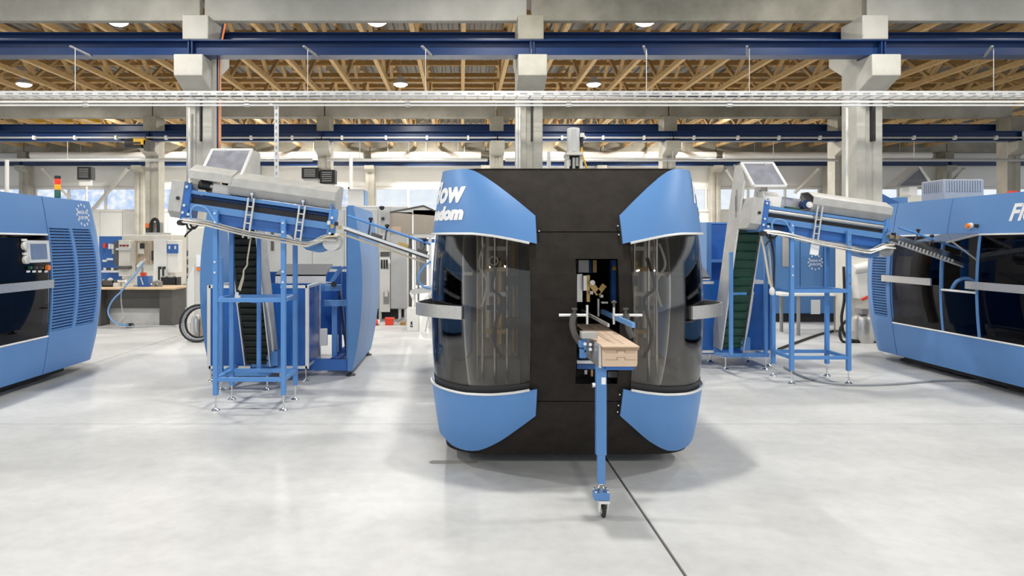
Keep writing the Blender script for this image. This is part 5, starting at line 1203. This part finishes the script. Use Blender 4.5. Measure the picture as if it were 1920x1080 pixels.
q = T('white_board', 'white panel leaning right of the narrow white box', 'board', (XP(793, 12.5), 12.5, 0)); MB().prism([(XP(786, 12.4), 12.4, 0.0), (XP(796, 12.4), 12.4, 0.0), (XP(803, 12.4), 12.5, .34), (XP(794, 12.4), 12.5, .34)], (0, .03, 0)).build('panel', M['white'], q); MB().prism([(XP(796, 12.4), 12.4, 0.0), (XP(799, 12.4), 12.42, 0.0), (XP(806, 12.4), 12.52, .34), (XP(803, 12.4), 12.5, .34)], (0, .03, 0)).build('edge', M['grey'], q)
q = T('brown_offcut', 'brown wooden offcut right of the red bin', 'offcut', (XP(755, 13.4), 13.4, 0)); MB().box(XP(750, 13.4), XP(760, 13.4), 13.4, 13.6, 0, .05).build('block', M['timber_dark'], q); MB().bar((XP(744, 13.4), 13.5, .05), (XP(756, 13.4), 13.5, .14), .03).build('rod', M['mid_grey'], q)

# ================================================================ BACKGROUND: RIGHT
Y = 13.9
bc = T('blue_cabinet', 'large blue machine cabinet with star ring emblem behind the right stand', 'cabinet', (XP(1522, Y), Y+.6, 0))
for x0, x1 in ((1452, 1500), (1501, 1553), (1554, 1586)): MB().box(XP(x0, Y), XP(x1, Y), Y, Y+1.2, .18, 1.95).build('door_panel', M['blue'], bc, bevel=.01)
MB().box(XP(1453, Y), XP(1584, Y), Y+.08, Y+1.15, 0, .18).build('plinth', M['dark'], bc)
MB().box(XP(1544, Y), XP(1549, Y), Y-.03, Y, .5, 1.95).build('door_edge', M['blue_deep'], bc)
bx(MB(), 1467, 1481, 444, 500, Y-.02, .03).build('mirror_window', M['steel'], bc); bx(MB(), 1521, 1538, 562, 589, Y-.02, .03).build('white_plate', M['white_print'], bc)
p = P(1529, 492, Y-.012); logo(bc, lambda x, y: p + Vector((x*1.15, 0, y*1.15)))
tb = T('side_table', 'pale topped table with grey legs in front of the blue cabinet', 'table', (XP(1525, 12.2), 12.2, 0))
MB().box(XP(1459, 12), XP(1590, 12), 11.85, 12.5, .69, .73).build('tabletop', M['white'], tb, bevel=.006)
for x, y in ((1465, 12.4), (1497, 11.9), (1567, 12.3), (1588, 11.95)): MB().cyl((XP(x, y), y, 0), (XP(x, y), y, .69), .03, 10).build('leg', M['mid_grey'], tb)
ru = T('vacuum_unit', 'cream machine with steel tank beside the louvred end of the right machine', 'machine', (XP(1618, 11.3), 11.3, 0))
MB().box(XP(1590, 11.5), XP(1655, 11.5), 11.5, 11.9, .1, ZP(430, 13)).build('back_panel', M['cream'], ru, bevel=.02)
MB().lathe((XP(1618, 11.1), 11.1, 0), [(.16, 0), (.17, .03), (.17, .36), (.14, .42), (.06, .46)], 18).build('steel_tank', M['steel'], ru)
MB().cyl(P(1600, 505, 11.3), P(1632, 500, 11.3), .07, 12).build('white_pipe', M['white'], ru); MB().prism([P(1605, 500, 11.3), P(1640, 490, 11.3), P(1645, 545, 11.3), P(1612, 560, 11.3)], (0, .2, 0)).build('funnel', M['white'], ru)
MB().box(XP(1609, 11.1), XP(1622, 11.1), 11.0, 11.2, .46, .55).build('tank_lid', M['mid_grey'], ru); MB().cyl(P(1616, 562, 10.95), P(1630, 556, 10.95), .025, 8).build('red_valve', M['red'], ru)
for k, pts in enumerate((((1582, 500), (1583, 560), (1578, 600), (1590, 635), (1640, 655), (1665, 660)), ((1586, 560), (1594, 590), (1576, 615), (1580, 640), (1610, 652), (1650, 660)), ((1622, 575), (1604, 590), (1598, 615), (1604, 640)))):
    Yq = 11.0 if k < 2 else 12.0
    MB().tube(curve([P(x, min(y, CY+F*(H-.02)/Yq), Yq) for x, y in pts]), .022 if k < 2 else .014, 8).build('black_hose', M['rubber'], label=['black hose looping down beside the blue cabinet to the floor', 'second black hose curling below the louvred end', 'thin black tube round the steel tank'][k], cat='hose')
MB().tube(curve([((x-CX)*H/(y-CY), F*H/(y-CY), .014) for x, y in ((1470, 690), (1500, 706), (1540, 718), (1600, 724), (1680, 722), (1760, 716), (1850, 716))]), .012, 6).build('floor_cable', M['cable_grey'], label='grey cable snaking over the floor under the right stand', cat='cable')
MB().tube(curve([((x-CX)*H/(y-CY), F*H/(y-CY), .02) for x, y in ((1460, 657), (1500, 642), (1540, 628), (1575, 620))]), .02, 6).build('floor_cable', M['rubber'], label='thick black cable on the floor behind the right stand', cat='cable')
# blue bin, lid and posts behind the right hopper
q = T('blue_bin', 'open blue steel bin standing behind the right hopper', 'bin', (XP(1350, 10.2), 10.2, 0))
MB().box(XP(1325, 10), XP(1334, 10), 10, 10.7, 1.0, ZP(417, 10)).build('side_wall', M['blue'], q); MB().box(XP(1334, 10), XP(1400, 10), 10.5, 10.54, 1.0, ZP(416, 10)).build('back_wall', M['blue_deep'], q); MB().box(XP(1334, 10), XP(1400, 10), 10, 10.5, ZP(492, 10), ZP(488, 10)).build('bin_floor', M['blue'], q)
for x in (1328, 1395): MB().box(XP(x, 10), XP(x+5, 10), 10.1, 10.2, 0, 1.0).build('leg', M['blue_frame'], q)
MB().box(XP(1334, 10), XP(1400, 10), 10.48, 10.52, ZP(418, 10)-.0, ZP(415, 10)).build('rim', M['blue_frame'], q)
q = T('orange_post', 'brown post with orange bar between central machine and blue bin', 'post', (XP(1315, 11), 11, 0))
for x in (1309, 1318): MB().box(XP(x, 11), XP(x+5, 11), 11, 11.1, 0, ZP(436, 11)).build('post', M['brown'], q)
MB().box(XP(1306, 11), XP(1325, 11), 10.97, 11, ZP(470, 11), ZP(461, 11)).build('orange_bar', M['orange'], q)
MB().box(XP(1295, 11), XP(1332, 11), 11.2, 11.25, ZP(420, 11), ZP(417, 11)).build('blue_rail', M['blue_frame'], q); MB().box(XP(1296, 11), XP(1299, 11), 11.2, 11.25, 0, ZP(417, 11)).build('rail_post', M['blue_frame'], q)
q = T('blue_housing', 'upright blue housing right of the green elevator', 'housing', (XP(1440, 9.75), 9.75, 0)); MB().box(4.05, 4.42, 9.66, 9.9, .2, 1.86).build('panel', M['blue'], q, bevel=.01); MB().box(4.08, 4.39, 9.68, 9.88, 0, .2).build('plinth', M['blue_deep'], q)
# steel hood and blue hopper behind the right machine
Y = 14.5
q = T('steel_hood', 'folded steel hood of a further elevator behind the right machine', 'hood', P(1712, 345, Y))
MB().prism([P(1678, 349, Y), P(1722, 312, Y), P(1745, 347, Y)], (0, .02, 0)).build('side_cheek', M['slate'], q)
MB().prism([P(1678, 349, Y-.03), P(1722, 312, Y-.03), P(1725, 316, Y-.03), P(1683, 351, Y-.03)], (0, .4, 0)).build('folded_lid', M['mid_grey'], q); MB().prism([P(1722, 312, Y-.03), P(1726, 312, Y-.03), P(1750, 345, Y-.03), P(1745, 347, Y-.03)], (0, .4, 0)).build('right_fold', M['cream'], q); bx(MB(), 1705, 1720, 350, 366, Y, .3).build('white_box', M['white'], q)
bx(MB(), 1708, 1735, 366, 400, Y, .4).build('neck', M['cream'], q); MB().box(XP(1712, Y), XP(1730, Y), Y+.1, Y+.3, 0, ZP(400, Y)).build('column', M['cream'], q)
q = T('blue_chute', 'dark blue chute showing above the far end of the right machine', 'chute', P(1672, 390, 13)); MB().prism([P(1652, 362, 13), P(1690, 382, 13), P(1690, 400, 13), P(1652, 400, 13)], (0, .3, 0)).build('side', M['blue_deep'], q); bx(MB(), 1680, 1702, 370, 400, 13.1, .3).build('drum', M['blue'], q); MB().box(XP(1660, 13), XP(1695, 13), 13.05, 13.3, 0, ZP(400, 13)).build('leg', M['blue_deep'], q)
